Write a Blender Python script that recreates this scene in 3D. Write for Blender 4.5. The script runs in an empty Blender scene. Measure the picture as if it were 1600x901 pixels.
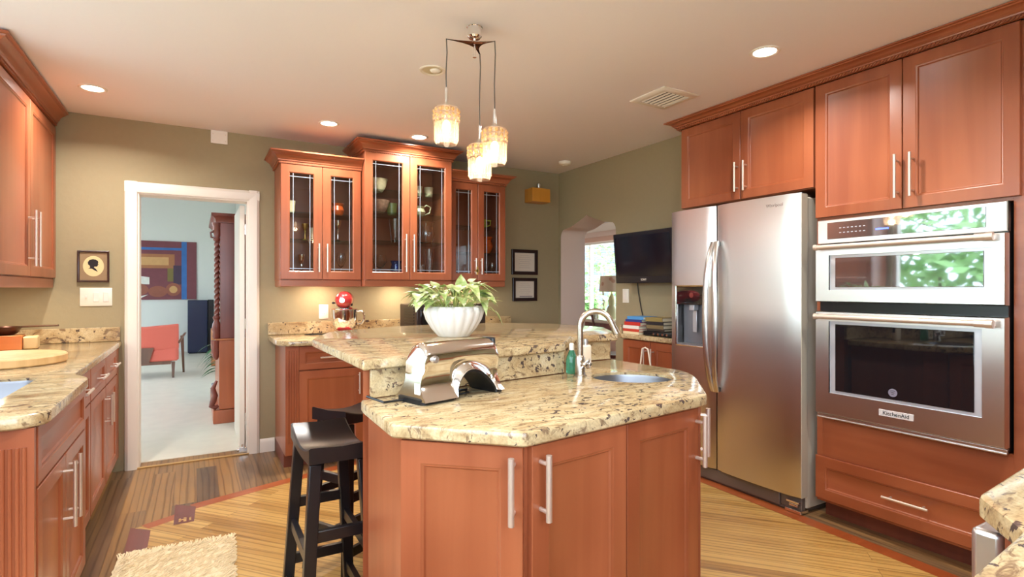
import bpy, bmesh, math, random
from mathutils import Vector, Matrix
random.seed(7)
S = bpy.context.scene
COL = S.collection
PI = math.pi

# ------------------------------------------------------------------ camera, world, exposure
cam_d = bpy.data.cameras.new('camera'); cam = bpy.data.objects.new('camera', cam_d); COL.objects.link(cam)
cam.location = (0, 0, 1.28)
cam.rotation_euler = (PI/2, 0, -math.atan(493/857))
cam_d.sensor_width = 36; cam_d.lens = 857/1600*36; cam_d.clip_start = 0.02; cam_d.clip_end = 200
S.camera = cam
S.view_settings.view_transform = 'Standard'; S.view_settings.look = 'None'
S.view_settings.gamma = 1; S.view_settings.use_curve_mapping = False
S.view_settings.exposure = 0.68
S.cycles.use_denoising = True
S.cycles.max_bounces = 10; S.cycles.diffuse_bounces = 5; S.cycles.glossy_bounces = 5
S.cycles.transmission_bounces = 8; S.cycles.transparent_max_bounces = 16
S.cycles.sample_clamp_indirect = 6.0
S.cycles.caustics_reflective = False; S.cycles.caustics_refractive = False
WORLD_STRENGTH = 6.8
DOWNLIGHT = 11.0
w = bpy.data.worlds.new('sky'); S.world = w; w.use_nodes = True
bg = w.node_tree.nodes['Background']; bg.inputs[0].default_value = (0.74, 0.86, 1.0, 1); bg.inputs[1].default_value = WORLD_STRENGTH

def area(name, loc, rot, sx, sy, power, col=(1, 1, 1), shape='RECTANGLE', spread=PI):
    d = bpy.data.lights.new(name, 'AREA'); d.shape = shape; d.size = sx; d.size_y = sy
    d.energy = power; d.color = col; d.spread = spread
    o = bpy.data.objects.new(name, d); COL.objects.link(o); o.location = loc; o.rotation_euler = rot
    return o
def portal(loc, rot, sx, sy):
    o = area('window_portal', loc, rot, sx, sy, 1); o.data.cycles.is_portal = True
    return o
# daylight entering by the windows of the house (portals only steer sampling of the sky)
portal((-1.30, 1.53, 1.685), (0, -PI/2, 0), 1.27, 3.66)
portal((.07, -0.56, 1.65), (PI/2, 0, 0), 2.15, 1.30)
portal((-3.4, 9.5, 1.45), (0, -PI/2, 0), 1.9, 3.0)
portal((6.75, 7.5, 1.35), (0, PI/2, 0), 1.6, 3.4)

# ------------------------------------------------------------------ mesh helpers
W = {}
class MB:
    def __init__(s): s.bm = bmesh.new(); s.mi = 0
    def face(s, vs):
        try:
            f = s.bm.faces.new(vs); f.material_index = s.mi; return f
        except ValueError: return None
    def v(s, *p): return s.bm.verts.new(p)
    def box(s, x0, x1, y0, y1, z0, z1, M=None):
        vs = [Vector((x, y, z)) for z in (z0, z1) for y in (y0, y1) for x in (x0, x1)]
        if M is not None: vs = [M @ p for p in vs]
        vs = [s.bm.verts.new(p) for p in vs]
        for q in ((0,2,3,1),(4,5,7,6),(0,1,5,4),(2,6,7,3),(0,4,6,2),(1,3,7,5)): s.face([vs[i] for i in q])
        return s
    def bar(s, p0, p1, wx, wy, w1=None, up=(0,0,1)):
        p0 = Vector(p0); p1 = Vector(p1); d = (p1-p0); L = d.length; d.normalize()
        u = Vector(up)
        if abs(d.dot(u)) > .95: u = Vector((0,1,0))
        a = d.cross(u).normalized(); b = a.cross(d).normalized()
        k = w1 if w1 else 1.0
        r0 = [s.bm.verts.new(p0 + a*wx/2*i + b*wy/2*j) for i, j in ((-1,-1),(1,-1),(1,1),(-1,1))]
        r1 = [s.bm.verts.new(p1 + a*wx/2*i*k + b*wy/2*j*k) for i, j in ((-1,-1),(1,-1),(1,1),(-1,1))]
        for i in range(4): s.face([r0[i], r0[(i+1)%4], r1[(i+1)%4], r1[i]])
        s.face(r0[::-1]); s.face(r1)
        return s
    def rings(s, rings, cap0=True, cap1=True, closed=False):
        R = [[s.bm.verts.new(p) for p in r] for r in rings]
        n = len(R[0]); m = len(R)
        for i in range(m if closed else m-1):
            A = R[i]; B = R[(i+1) % m]
            for j in range(n): s.face([A[j], A[(j+1)%n], B[(j+1)%n], B[j]])
        if not closed:
            if cap0: s.face(R[0][::-1])
            if cap1: s.face(R[-1])
        return s
    def cyl(s, p0, p1, r0, r1=None, n=16, cap=True):
        return s.tube([p0, p1], [r0, r0 if r1 is None else r1], n, cap)
    def tube(s, pts, r, n=10, cap=True, closed=False, flat=1.0):
        pts = [Vector(p) for p in pts]; m = len(pts)
        rs = r if isinstance(r, (list, tuple)) else [r]*m
        rings = []; pa = None
        for i, p in enumerate(pts):
            if closed: d = pts[(i+1) % m]-pts[i-1]
            else: d = pts[min(i+1, m-1)]-pts[max(i-1, 0)]
            d.normalize()
            if pa is None:
                a = d.orthogonal().normalized()
            else:
                a = (pa - d*pa.dot(d)).normalized()
            pa = a; b = d.cross(a)
            rings.append([p + (a*math.cos(t)+b*math.sin(t)*flat)*rs[i] for t in [2*PI*k/n for k in range(n)]])
        return s.rings(rings, cap, cap, closed)
    def lathe(s, prof, c=(0,0,0), n=24, cap0=True, cap1=True, fn=None, sx=1, sy=1):
        rings = []
        for r, z in prof:
            ring = []
            for k in range(n):
                t = 2*PI*k/n; rr = r*(fn(t, z) if fn else 1)
                ring.append(Vector((c[0]+rr*sx*math.cos(t), c[1]+rr*sy*math.sin(t), c[2]+z)))
            rings.append(ring)
        return s.rings(rings, cap0, cap1)
    def ball(s, c, rx, ry=None, rz=None, n=14, m=8):
        ry = ry or rx; rz = rz or rx
        return s.lathe([(max(math.sin(PI*i/m), .02)*rx, -math.cos(PI*i/m)*rz) for i in range(m+1)], c, n, sy=ry/rx)
    def fillpoly(s, loops, z, M=None):
        tb = bmesh.new(); es = []
        for lp in loops:
            vs = [tb.verts.new((p[0], p[1], z)) for p in lp]
            for i in range(len(vs)): es.append(tb.edges.new((vs[i], vs[(i+1)%len(vs)])))
        bmesh.ops.triangle_fill(tb, use_beauty=True, use_dissolve=False, edges=es)
        mp = {v: s.bm.verts.new(M @ v.co if M is not None else v.co) for v in tb.verts}
        for f in tb.faces: s.face([mp[v] for v in f.verts])
        tb.free()
    def slab(s, outline, prof, holes=(), M=None):
        """prof: list of (inset, z); first = bottom, last = top. Holes go straight through."""
        loops = [(inset_poly(outline, i), z) for i, z in prof]
        s.fillpoly([loops[0][0]] + list(holes), loops[0][1], M)
        s.fillpoly([loops[-1][0]] + list(holes), loops[-1][1], M)
        T = (lambda p: M @ p) if M is not None else (lambda p: p)
        rings = [[T(Vector((p[0], p[1], z))) for p in lp] for lp, z in loops]
        s.rings(rings, False, False)
        for h in holes:
            s.rings([[T(Vector((p[0], p[1], z))) for p in h] for z in (prof[0][1], prof[-1][1])], False, False)
        bmesh.ops.remove_doubles(s.bm, verts=s.bm.verts, dist=1e-5)
        return s
    def rectloft(s, wd, h, lst, x0=0, z0=0, cap0=True, cap1=True, closed=False):
        rings = []
        for ins, y in lst:
            rings.append([Vector((x0+ins, y, z0+ins)), Vector((x0+wd-ins, y, z0+ins)), Vector((x0+wd-ins, y, z0+h-ins)), Vector((x0+ins, y, z0+h-ins))])
        return s.rings(rings, cap0, cap1, closed)
    def sweep(s, path, prof, closed=False):
        """path: list of (x,y) open polyline; prof: (out,z); offset to the right of travel."""
        P = [Vector(p).to_2d() for p in path]; n = len(P); rings = []
        for i in range(n):
            ds = []
            if i > 0: ds.append((P[i]-P[i-1]).normalized())
            if i < n-1: ds.append((P[i+1]-P[i]).normalized())
            ns = [Vector((d.y, -d.x)) for d in ds]
            m = ns[0] if len(ns) == 1 else (ns[0]+ns[1]) / (1+ns[0].dot(ns[1]))
            rings.append([Vector((P[i].x+m.x*o, P[i].y+m.y*o, z)) for o, z in prof])
        return s.rings(rings, True, True)
    def build(s, name, mats, parent=None, world=False, loc=(0,0,0), bevel=0, smooth=35, sub=0, origin=None, rotz=0, seg=2):
        bmesh.ops.recalc_face_normals(s.bm, faces=s.bm.faces)
        if world and parent is not None: s.bm.transform(W[parent].inverted())
        if origin is not None:
            s.bm.transform(Matrix.Translation(-Vector(origin))); loc = origin
        me = bpy.data.meshes.new(name); s.bm.to_mesh(me); s.bm.free()
        for m in (mats if isinstance(mats, (list, tuple)) else [mats]): me.materials.append(m)
        if smooth:
            for p in me.polygons: p.use_smooth = True
            me.set_sharp_from_angle(angle=math.radians(smooth))
        o = bpy.data.objects.new(name, me); COL.objects.link(o)
        o.location = loc; o.rotation_euler = (0, 0, rotz)
        M = Matrix.Translation(loc) @ Matrix.Rotation(rotz, 4, 'Z')
        if parent is not None: o.parent = parent; W[o] = W[parent] @ M
        else: W[o] = M
        if bevel:
            b = o.modifiers.new('bevel', 'BEVEL'); b.width = bevel; b.segments = seg; b.limit_method = 'ANGLE'; b.angle_limit = math.radians(40)
        if sub:
            q = o.modifiers.new('sub', 'SUBSURF'); q.levels = sub; q.render_levels = sub
        return o
def inset_poly(poly, d):
    if abs(d) < 1e-9: return [tuple(p[:2]) for p in poly]
    n = len(poly); A = sum(poly[i][0]*poly[(i+1)%n][1]-poly[(i+1)%n][0]*poly[i][1] for i in range(n))
    sg = 1 if A > 0 else -1; out = []
    for i in range(n):
        p = Vector(poly[i][:2]); a = (p-Vector(poly[i-1][:2])).normalized(); b = (Vector(poly[(i+1)%n][:2])-p).normalized()
        na = Vector((-a.y, a.x))*sg; nb = Vector((-b.y, b.x))*sg
        m = (na+nb)/max(1+na.dot(nb), .25)
        q = p+m*d; out.append((q.x, q.y))
    return out
def round_poly(pts, rad, n=6):
    out = []; N = len(pts)
    for i in range(N):
        p = Vector(pts[i][:2]); r = pts[i][2] if len(pts[i]) > 2 else rad
        if r <= 0: out.append((p.x, p.y)); continue
        a = Vector(pts[i-1][:2])-p; b = Vector(pts[(i+1)%N][:2])-p
        d = min(r, a.length*.49, b.length*.49)
        A = p+a.normalized()*d; B = p+b.normalized()*d
        for k in range(n+1):
            t = k/n; q = A*(1-t)**2 + p*2*t*(1-t) + B*t*t; out.append((q.x, q.y))
    return out
def ellipse(cx, cy, rx, ry, n=36, rot=0):
    return [(cx+rx*math.cos(t)*math.cos(rot)-ry*math.sin(t)*math.sin(rot), cy+rx*math.cos(t)*math.sin(rot)+ry*math.sin(t)*math.cos(rot)) for t in [2*PI*k/n for k in range(n)]]
def tag(o, label, cat, group=None, kind=None):
    o['label'] = label; o['category'] = cat
    if group: o['group'] = group
    if kind: o['kind'] = kind
    return o
def struct(o): o['kind'] = 'structure'; return o
def thing(name, label, cat, loc=(0,0,0), rotz=0, group=None):
    o = bpy.data.objects.new(name, None); COL.objects.link(o); o.empty_display_size = .05
    o.location = loc; o.rotation_euler = (0, 0, rotz)
    W[o] = Matrix.Translation(loc) @ Matrix.Rotation(rotz, 4, 'Z')
    return tag(o, label, cat, group)
def kids(o): return [c for c in bpy.data.objects if c.parent == o]
def dup(root, loc, rotz=0, label=None, scale=None):
    def rec(o, par):
        c = o.copy(); COL.objects.link(c); c.parent = par
        for k in kids(o): rec(k, c)
        return c
    r = rec(root, None); r.location = loc; r.rotation_euler = (0, 0, rotz)
    if scale: r.scale = scale
    if label: r['label'] = label
    return r
def text(name, body, size, mat, parent, M, depth=.0008):
    cu = bpy.data.curves.new('t', 'FONT'); cu.body = body; cu.size = size; cu.extrude = depth; cu.align_x = 'CENTER'; cu.align_y = 'CENTER'
    t = bpy.data.objects.new('t', cu); COL.objects.link(t)
    me = bpy.data.meshes.new_from_object(t.evaluated_get(bpy.context.evaluated_depsgraph_get()))
    bpy.data.objects.remove(t); me.name = name; me.transform(M); me.materials.clear(); me.materials.append(mat)
    o = bpy.data.objects.new(name, me); COL.objects.link(o); o.parent = parent; W[o] = W[parent]
    return o
FRONT = Matrix.Rotation(PI/2, 4, 'X')          # text standing up, facing local -y

# ------------------------------------------------------------------ materials
def srgb(r, g, b): 
    f = lambda c: (c/255/12.92) if c/255 <= .04045 else ((c/255+.055)/1.055)**2.4
    return (f(r), f(g), f(b), 1)
def newmat(name):
    m = bpy.data.materials.new(name); m.use_nodes = True
    return m, m.node_tree.nodes, m.node_tree.links, m.node_tree.nodes['Principled BSDF']
def mat(name, col, rough=.5, metal=0, bump=0, bscale=60, trans=0, emit=0, coat=0, var=0, ior=1.45, spec=None):
    m, N, L, B = newmat(name)
    B.inputs['Base Color'].default_value = col; B.inputs['Roughness'].default_value = rough; B.inputs['Metallic'].default_value = metal
    B.inputs['Transmission Weight'].default_value = trans; B.inputs['IOR'].default_value = ior
    B.inputs['Coat Weight'].default_value = coat
    if spec is not None: B.inputs['Specular IOR Level'].default_value = spec
    if emit: B.inputs['Emission Color'].default_value = col; B.inputs['Emission Strength'].default_value = emit
    tc = N.new('ShaderNodeTexCoord'); nz = N.new('ShaderNodeTexNoise'); nz.inputs['Scale'].default_value = bscale; nz.inputs['Detail'].default_value = 4
    L.new(tc.outputs['Object'], nz.inputs['Vector'])
    if var:
        mx = N.new('ShaderNodeMix'); mx.data_type = 'RGBA'; mx.inputs[6].default_value = tuple(c*(1-var) for c in col[:3])+(1,)
        mx.inputs[7].default_value = tuple(min(1, c*(1+var)) for c in col[:3])+(1,)
        L.new(nz.outputs[0], mx.inputs[0]); L.new(mx.outputs[2], B.inputs['Base Color'])
    if bump:
        b = N.new('ShaderNodeBump'); b.inputs['Strength'].default_value = bump; b.inputs['Distance'].default_value = .004
        L.new(nz.outputs[0], b.inputs['Height']); L.new(b.outputs[0], B.inputs['Normal'])
    return m
def ramp(N, stops, interp='LINEAR'):
    r = N.new('ShaderNodeValToRGB'); r.color_ramp.interpolation = interp
    e = r.color_ramp.elements
    while len(e) < len(stops): e.new(.5)
    for k, (p, c) in enumerate(stops): e[k].position = p; e[k].color = c
    return r
def wood(name, c0, c1, axis='z', rough=.33, scale=1.0, coat=.25):
    m, N, L, B = newmat(name)
    tc = N.new('ShaderNodeTexCoord'); mp = N.new('ShaderNodeMapping')
    k = {'x': (.8, 14, 14), 'y': (14, .8, 14), 'z': (14, 14, .8)}[axis]
    mp.inputs['Scale'].default_value = tuple(a*scale for a in k)
    oi = N.new('ShaderNodeObjectInfo'); va = N.new('ShaderNodeVectorMath'); va.operation = 'SCALE'; va.inputs[0].default_value = (3.1, 5.3, 2.7)
    L.new(oi.outputs['Random'], va.inputs['Scale']); ad = N.new('ShaderNodeVectorMath')
    L.new(tc.outputs['Object'], ad.inputs[0]); L.new(va.outputs[0], ad.inputs[1]); L.new(ad.outputs[0], mp.inputs[0])
    n1 = N.new('ShaderNodeTexNoise'); n1.inputs['Scale'].default_value = 1.0; n1.inputs['Detail'].default_value = 6; n1.inputs['Distortion'].default_value = .6
    L.new(mp.outputs[0], n1.inputs['Vector'])
    n2 = N.new('ShaderNodeTexNoise'); n2.inputs['Scale'].default_value = 1.6; n2.inputs['Detail'].default_value = 2
    L.new(ad.outputs[0], n2.inputs['Vector'])
    a = N.new('ShaderNodeMath'); a.operation = 'MULTIPLY_ADD'; a.inputs[1].default_value = .38
    L.new(n1.outputs[0], a.inputs[0])
    b = N.new('ShaderNodeMath'); b.operation = 'MULTIPLY'; b.inputs[1].default_value = .62; L.new(n2.outputs[0], b.inputs[0]); L.new(b.outputs[0], a.inputs[2])
    r = ramp(N, [(.34, c0), (.64, c1)]); L.new(a.outputs[0], r.inputs[0]); L.new(r.outputs[0], B.inputs['Base Color'])
    B.inputs['Roughness'].default_value = rough; B.inputs['Coat Weight'].default_value = coat; B.inputs['Coat Roughness'].default_value = .25
    return m
def steel(name, col=(.78,.76,.74,1), rough=.30, axis='z', aniso=.75):
    m, N, L, B = newmat(name)
    B.inputs['Base Color'].default_value = col; B.inputs['Metallic'].default_value = 1; B.inputs['Roughness'].default_value = rough
    B.inputs['Anisotropic'].default_value = aniso
    c = N.new('ShaderNodeCombineXYZ'); c.inputs[0].default_value = 1
    v = N.new('ShaderNodeVectorTransform'); v.vector_type = 'VECTOR'; v.convert_from = 'OBJECT'; v.convert_to = 'WORLD'
    L.new(c.outputs[0], v.inputs[0]); L.new(v.outputs[0], B.inputs['Tangent'])
    return m
def granite(name, k=1.0):
    m, N, L, B = newmat(name)
    tc = N.new('ShaderNodeTexCoord')
    mp = N.new('ShaderNodeMapping'); mp.inputs['Scale'].default_value = (1.1, 3.6, 1.8); mp.inputs['Rotation'].default_value = (0, 0, .5)
    L.new(tc.outputs['Object'], mp.inputs[0])
    def noise(vec, sc, det=6, rough=.6, dist=0):
        n = N.new('ShaderNodeTexNoise'); n.inputs['Scale'].default_value = sc; n.inputs['Detail'].default_value = det
        n.inputs['Roughness'].default_value = rough; n.inputs['Distortion'].default_value = dist; L.new(vec, n.inputs['Vector']); return n
    base = noise(mp.outputs[0], 5, 8, .65, .8)
    r1 = ramp(N, [(.30, srgb(134,102,72)), (.42, srgb(174,148,108)), (.55, srgb(194,172,132)), (.75, srgb(208,192,158))]); L.new(base.outputs[0], r1.inputs[0])
    # brown-grey veins
    v = noise(mp.outputs[0], 9, 5, .62, 2.2); rv = ramp(N, [(.55, (0,0,0,1)), (.63, (1,1,1,1))]); L.new(v.outputs[0], rv.inputs[0])
    m1 = N.new('ShaderNodeMix'); m1.data_type = 'RGBA'; L.new(r1.outputs[0], m1.inputs[6]); m1.inputs[7].default_value = srgb(110,84,64)
    f1 = N.new('ShaderNodeMath'); f1.operation = 'MULTIPLY'; f1.inputs[1].default_value = .8; L.new(rv.outputs[0], f1.inputs[0]); L.new(f1.outputs[0], m1.inputs[0])
    # dark mineral spots, crowded in patches
    s = noise(tc.outputs['Object'], 42*k, 3, .55, .4); big = noise(tc.outputs['Object'], 2.1, 2, .5)
    ad = N.new('ShaderNodeMath'); ad.operation = 'MULTIPLY_ADD'; ad.inputs[1].default_value = .42; L.new(big.outputs[0], ad.inputs[0]); L.new(s.outputs[0], ad.inputs[2])
    rs = ramp(N, [(.845, (0,0,0,1)), (.875, (1,1,1,1))]); L.new(ad.outputs[0], rs.inputs[0])
    m2 = N.new('ShaderNodeMix'); m2.data_type = 'RGBA'; L.new(m1.outputs[2], m2.inputs[6]); m2.inputs[7].default_value = srgb(84,70,64); L.new(rs.outputs[0], m2.inputs[0])
    # fine speckle
    sp = noise(tc.outputs['Object'], 160, 2, .5); rp = ramp(N, [(.3, (.8,.8,.8,1)), (.6, (1.04,1.04,1.04,1))]); L.new(sp.outputs[0], rp.inputs[0])
    m3 = N.new('ShaderNodeMix'); m3.data_type = 'RGBA'; m3.blend_type = 'MULTIPLY'; m3.inputs[0].default_value = 1; L.new(m2.outputs[2], m3.inputs[6]); L.new(rp.outputs[0], m3.inputs[7])
    L.new(m3.outputs[2], B.inputs['Base Color']); B.inputs['Roughness'].default_value = .12
    return m
def planks(name, rot, width, length, stops, gscale=1.0, rough=.3, cathedral=.5):
    m, N, L, B = newmat(name)
    tc = N.new('ShaderNodeTexCoord'); mp = N.new('ShaderNodeMapping'); mp.inputs['Rotation'].default_value = (0, 0, rot)
    L.new(tc.outputs['Object'], mp.inputs[0])
    bk = N.new('ShaderNodeTexBrick'); bk.offset = .37; bk.inputs['Scale'].default_value = 1; bk.inputs['Brick Width'].default_value = length
    bk.inputs['Row Height'].default_value = width; bk.inputs['Mortar Size'].default_value = .0012; bk.inputs['Mortar Smooth'].default_value = .3
    bk.inputs['Color1'].default_value = (0,0,0,1); bk.inputs['Color2'].default_value = (1,1,1,1); bk.inputs['Mortar'].default_value = (.5,.5,.5,1)
    L.new(mp.outputs[0], bk.inputs['Vector'])
    sc = N.new('ShaderNodeMapping'); sc.inputs['Scale'].default_value = (1.3*gscale, 16*gscale, 1); L.new(mp.outputs[0], sc.inputs[0])
    off = N.new('ShaderNodeVectorMath'); off.operation = 'MULTIPLY_ADD'; off.inputs[1].default_value = (37, 61, 13); L.new(bk.outputs['Color'], off.inputs[0]); L.new(sc.outputs[0], off.inputs[2])
    n = N.new('ShaderNodeTexNoise'); n.inputs['Scale'].default_value = 1.2; n.inputs['Detail'].default_value = 5; n.inputs['Distortion'].default_value = .5; L.new(off.outputs[0], n.inputs['Vector'])
    wv = N.new('ShaderNodeTexWave'); wv.wave_type = 'BANDS'; wv.bands_direction = 'Y'; wv.inputs['Scale'].default_value = .55; wv.inputs['Distortion'].default_value = 9; wv.inputs['Detail'].default_value = 2.5; wv.inputs['Detail Scale'].default_value = .8
    L.new(off.outputs[0], wv.inputs['Vector'])
    a = N.new('ShaderNodeMath'); a.operation = 'MULTIPLY_ADD'; a.inputs[1].default_value = .45; L.new(bk.outputs['Color'], a.inputs[0])
    b = N.new('ShaderNodeMath'); b.operation = 'MULTIPLY_ADD'; b.inputs[1].default_value = .55; b.inputs[2].default_value = 0; L.new(n.outputs[0], b.inputs[0]); L.new(b.outputs[0], a.inputs[2])
    r = ramp(N, stops); L.new(a.outputs[0], r.inputs[0])
    mx = N.new('ShaderNodeMix'); mx.data_type = 'RGBA'; mx.blend_type = 'MULTIPLY'
    rw = ramp(N, [(.0, (.42,.36,.30,1)), (.26, (1,1,1,1))]); L.new(wv.outputs['Color'], rw.inputs[0]); mx.inputs[0].default_value = cathedral
    L.new(r.outputs[0], mx.inputs[6]); L.new(rw.outputs[0], mx.inputs[7])
    m2 = N.new('ShaderNodeMix'); m2.data_type = 'RGBA'; L.new(bk.outputs['Fac'], m2.inputs[0]); L.new(mx.outputs[2], m2.inputs[6]); m2.inputs[7].default_value = srgb(128,92,54)
    L.new(m2.outputs[2], B.inputs['Base Color']); B.inputs['Roughness'].default_value = rough
    return m
def thin_glass(name, tint=(.92,.95,.94,1), refl=1.0):
    m, N, L, B = newmat(name); N.remove(B); out = N['Material Output']
    t = N.new('ShaderNodeBsdfTransparent'); t.inputs[0].default_value = tint
    g = N.new('ShaderNodeBsdfGlossy'); g.inputs['Roughness'].default_value = .02
    f = N.new('ShaderNodeFresnel'); f.inputs[0].default_value = 1.5*refl; mx = N.new('ShaderNodeMixShader')
    ge = N.new('ShaderNodeNewGeometry'); mu = N.new('ShaderNodeMath'); mu.operation = 'MULTIPLY'; iv = N.new('ShaderNodeMath'); iv.operation = 'SUBTRACT'; iv.inputs[0].default_value = 1
    L.new(ge.outputs['Backfacing'], iv.inputs[1]); L.new(iv.outputs[0], mu.inputs[0]); L.new(f.outputs[0], mu.inputs[1])
    L.new(mu.outputs[0], mx.inputs[0]); L.new(t.outputs[0], mx.inputs[1]); L.new(g.outputs[0], mx.inputs[2]); L.new(mx.outputs[0], out.inputs[0])
    return m
def emis(name, col, st):
    m, N, L, B = newmat(name); N.remove(B); e = N.new('ShaderNodeEmission'); e.inputs[0].default_value = col; e.inputs[1].default_value = st
    L.new(e.outputs[0], N['Material Output'].inputs[0]); return m

CH0, CH1 = srgb(138,70,42), srgb(168,96,62)
M_wood = wood('cherry_vertical', CH0, CH1, 'z'); M_woodx = wood('cherry_horizontal', CH0, CH1, 'x')
M_wooddk = wood('cherry_dark', srgb(92,42,30), srgb(128,66,44), 'z', rough=.5, coat=0)  # darker, duller cherry for the toe kicks
M_granite = granite('granite'); M_steel = steel('brushed_steel'); M_steelx = steel('brushed_steel_horizontal', axis='x')
M_plainsteel = mat('plain_steel', srgb(206,202,200), .32, .9)
M_nickel = mat('satin_nickel', srgb(226,210,196), .42, .8); M_chrome = mat('chrome', (.90,.89,.88,1), .10, 1)
M_wall = mat('olive_taupe_paint', srgb(158,144,112), .75, 0, .25, 35, var=.04)
M_ceil = mat('ceiling_paint', srgb(240,234,236), .85, 0, .12, 60); M_white = mat('white_trim_paint', srgb(236,228,216), .4)
M_whiteplastic = mat('white_plastic', srgb(238,230,214), .35); M_black = mat('black_lacquer', srgb(26,21,22), .28, bscale=20, var=.3)
M_blackpl = mat('black_plastic', srgb(22,22,24), .3); M_blackglass = mat('black_glass', (.008,.008,.01,1), .03, 0, coat=1)
M_mirrorglass = mat('dark_mirror_glass', (.30,.31,.32,1), .03, .85)
M_pane = thin_glass('cabinet_glass', (.93,.95,.95,1), 1.06); M_win = thin_glass('window_glass', (.97,.98,.98,1))
M_glass = mat('clear_glass', (1,1,1,1), .02, trans=1); M_blueglass = mat('cobalt_glass', (.12,.22,.75,1), .03, trans=.9)
M_livwall = mat('pale_blue_wall', srgb(222,224,220), .8); M_pinkwall = mat('pale_pink_wall', srgb(226,206,192), .8)
M_livfloor = mat('pale_marble_floor', srgb(226,222,208), .35, bscale=7, var=.10)
M_lead = mat('leading_came', srgb(196,204,216), .3, .6)
M_floor_out = planks('brown_oak_planks', PI/2, .125, 1.9, [(.18, srgb(84,64,50)), (.42, srgb(124,96,68)), (.62, srgb(160,120,72)), (.85, srgb(136,104,70))], cathedral=.65)
M_floor_in = planks('honey_oak_planks', PI/4+.06, .083, 1.25, [(.15, srgb(140,96,46)), (.38, srgb(182,138,74)), (.60, srgb(202,160,92)), (.9, srgb(216,178,110))], cathedral=.6)
M_inlay = wood('red_inlay_wood', srgb(146,70,34), srgb(178,94,50), 'x', .3); M_purple = wood('purple_inlay_wood', srgb(96,48,44), srgb(128,70,62), 'y', .3)

# ------------------------------------------------------------------ the room
BW, CZ = 4.70, 2.47
XL, XR, YF = -1.15, 3.26, -.46
def wall(name, lo, hi, holes, T, thick, m, extra=None):
    """a wall drawn in its own plane: lo,hi are (u,v); T maps (u,v,depth) to the room"""
    mb = MB(); mb.slab([(lo[0],lo[1]),(hi[0],lo[1]),(hi[0],hi[1]),(lo[0],hi[1])], [(0,0),(0,thick)], holes, T)
    return struct(mb.build(name, m, smooth=0))
TY = lambda y: Matrix(((1,0,0,0),(0,0,1,y),(0,1,0,0),(0,0,0,1)))      # u=x, v=z, depth -> +y
TX = lambda x, s=1: Matrix(((0,0,s,x),(1,0,0,0),(0,1,0,0),(0,0,0,1)))  # u=y, v=z, depth -> s*x
rect = lambda a, b, c, d: [(a,c),(b,c),(b,d),(a,d)]
f = MB(); f.box(XL-.15, 3.9, YF-.15, BW+.15, -.1, 0); fl = struct(f.build('floor', M_floor_out, smooth=0))
ls = [(-.30,3.565),(-.105,3.64),(-.003,3.745),(.33,3.87),(.62,3.965),(1.4,4.22)]     # border line of the inlay
inner = [(-.30,YF),(2.83,YF),(2.83,.6),(2.86,1.3),(2.885,2.4),(2.92,4.3)] + [(x, y-.03) for x, y in ls[::-1]]
m = MB(); m.fillpoly([inner], .0012); m.build('honey_planks', M_floor_in, fl, smooth=0)
def strip(pts, wd, z, mt, nm):
    m = MB(); P = [Vector(p) for p in pts]
    for i in range(len(P)-1):
        d = (P[i+1]-P[i]).normalized(); n = Vector((-d.y, d.x))*wd/2
        q = [P[i]-n, P[i+1]-n, P[i+1]+n, P[i]+n]
        m.face([m.v(a.x, a.y, z) for a in q])
    return m.build(nm, mt, fl, smooth=0)
strip([(-.24,3.53),(-.06,3.625)], .075, .0018, M_inlay, 'inlay_strip')
strip([(-.02,3.72),(.33,3.845),(.62,3.94),(1.4,4.195)], .085, .0018, M_inlay, 'inlay_strip')
strip([(2.87,YF),(2.87,.6),(2.90,1.3),(2.93,2.4),(2.96,4.3)], .085, .0018, M_inlay, 'inlay_strip')
for q in ([(-.305,3.22),(-.21,3.20),(-.21,3.468),(-.305,3.555)], [(-.108,3.482),(-.012,3.484),(-.003,3.713),(-.108,3.806)]):
    m = MB(); m.fillpoly([q], .0024); m.build('inlay_block', M_purple, fl, smooth=0)
m = MB(); 
for a, b, c, d in ((-.085,-.075,3.51,3.56),(-.035,-.025,3.51,3.56),(-.085,-.055,3.53,3.545),(-.062,-.048,3.505,3.565)): m.fillpoly([rect(a,b,c,d)], .003)
m.build('inlay_symbol', M_floor_in, fl, smooth=0)

VENT = (2.53, 2.49)
m = MB(); m.box(XL-.15, 3.9, YF-.15, BW+.10, CZ, CZ+.12); ceil = struct(m.build('ceiling', M_ceil, smooth=0))
# door opening in the back wall
DX0, DX1, DZ = -.372, .36, 1.97
m = MB(); m.slab([(XL-.15,0),(DX0,0),(DX0,DZ),(DX1,DZ),(DX1,0),(XR+.309,0),(XR+.309,CZ),(XL-.15,CZ)], [(0,0),(0,.15)], [], TY(BW)); struct(m.build('wall_back', M_wall, smooth=0))
# arch opening in the right wall
AY0, AY1 = 3.80, 4.655
am = (AY0+AY1)/2
arch = [(AY0,0.001),(AY0,1.80)]
for k in range(7): t = PI - PI/2*k/6*.75; arch.append((AY0+.07+.07*math.cos(t), 1.80+.085*math.sin(t)))
for k in range(1,8): t = k/8; arch.append((AY0+.12+(am-AY0-.12)*t, 1.886+.098*(t**1.15)))
arch.append((am, 1.99))
arch = arch + [(2*am-y, z) for y, z in arch[:-1][::-1]]
outl = [(2.80,0)] + arch + [(BW,0),(BW,CZ),(2.80,CZ)]
m = MB(); m.slab(outl, [(0,0),(0,.31)], [], TX(XR)); o = struct(m.build('wall_right', [M_wall, M_pinkwall], smooth=0))
for p in o.data.polygons:      # the reveal and the far face are painted pale pink
    c = p.center
    if c.x > XR+.005 and (abs(p.normal.x) < .5 or c.x > XR+.3) and c.y > 2.85: p.material_index = 1
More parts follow.
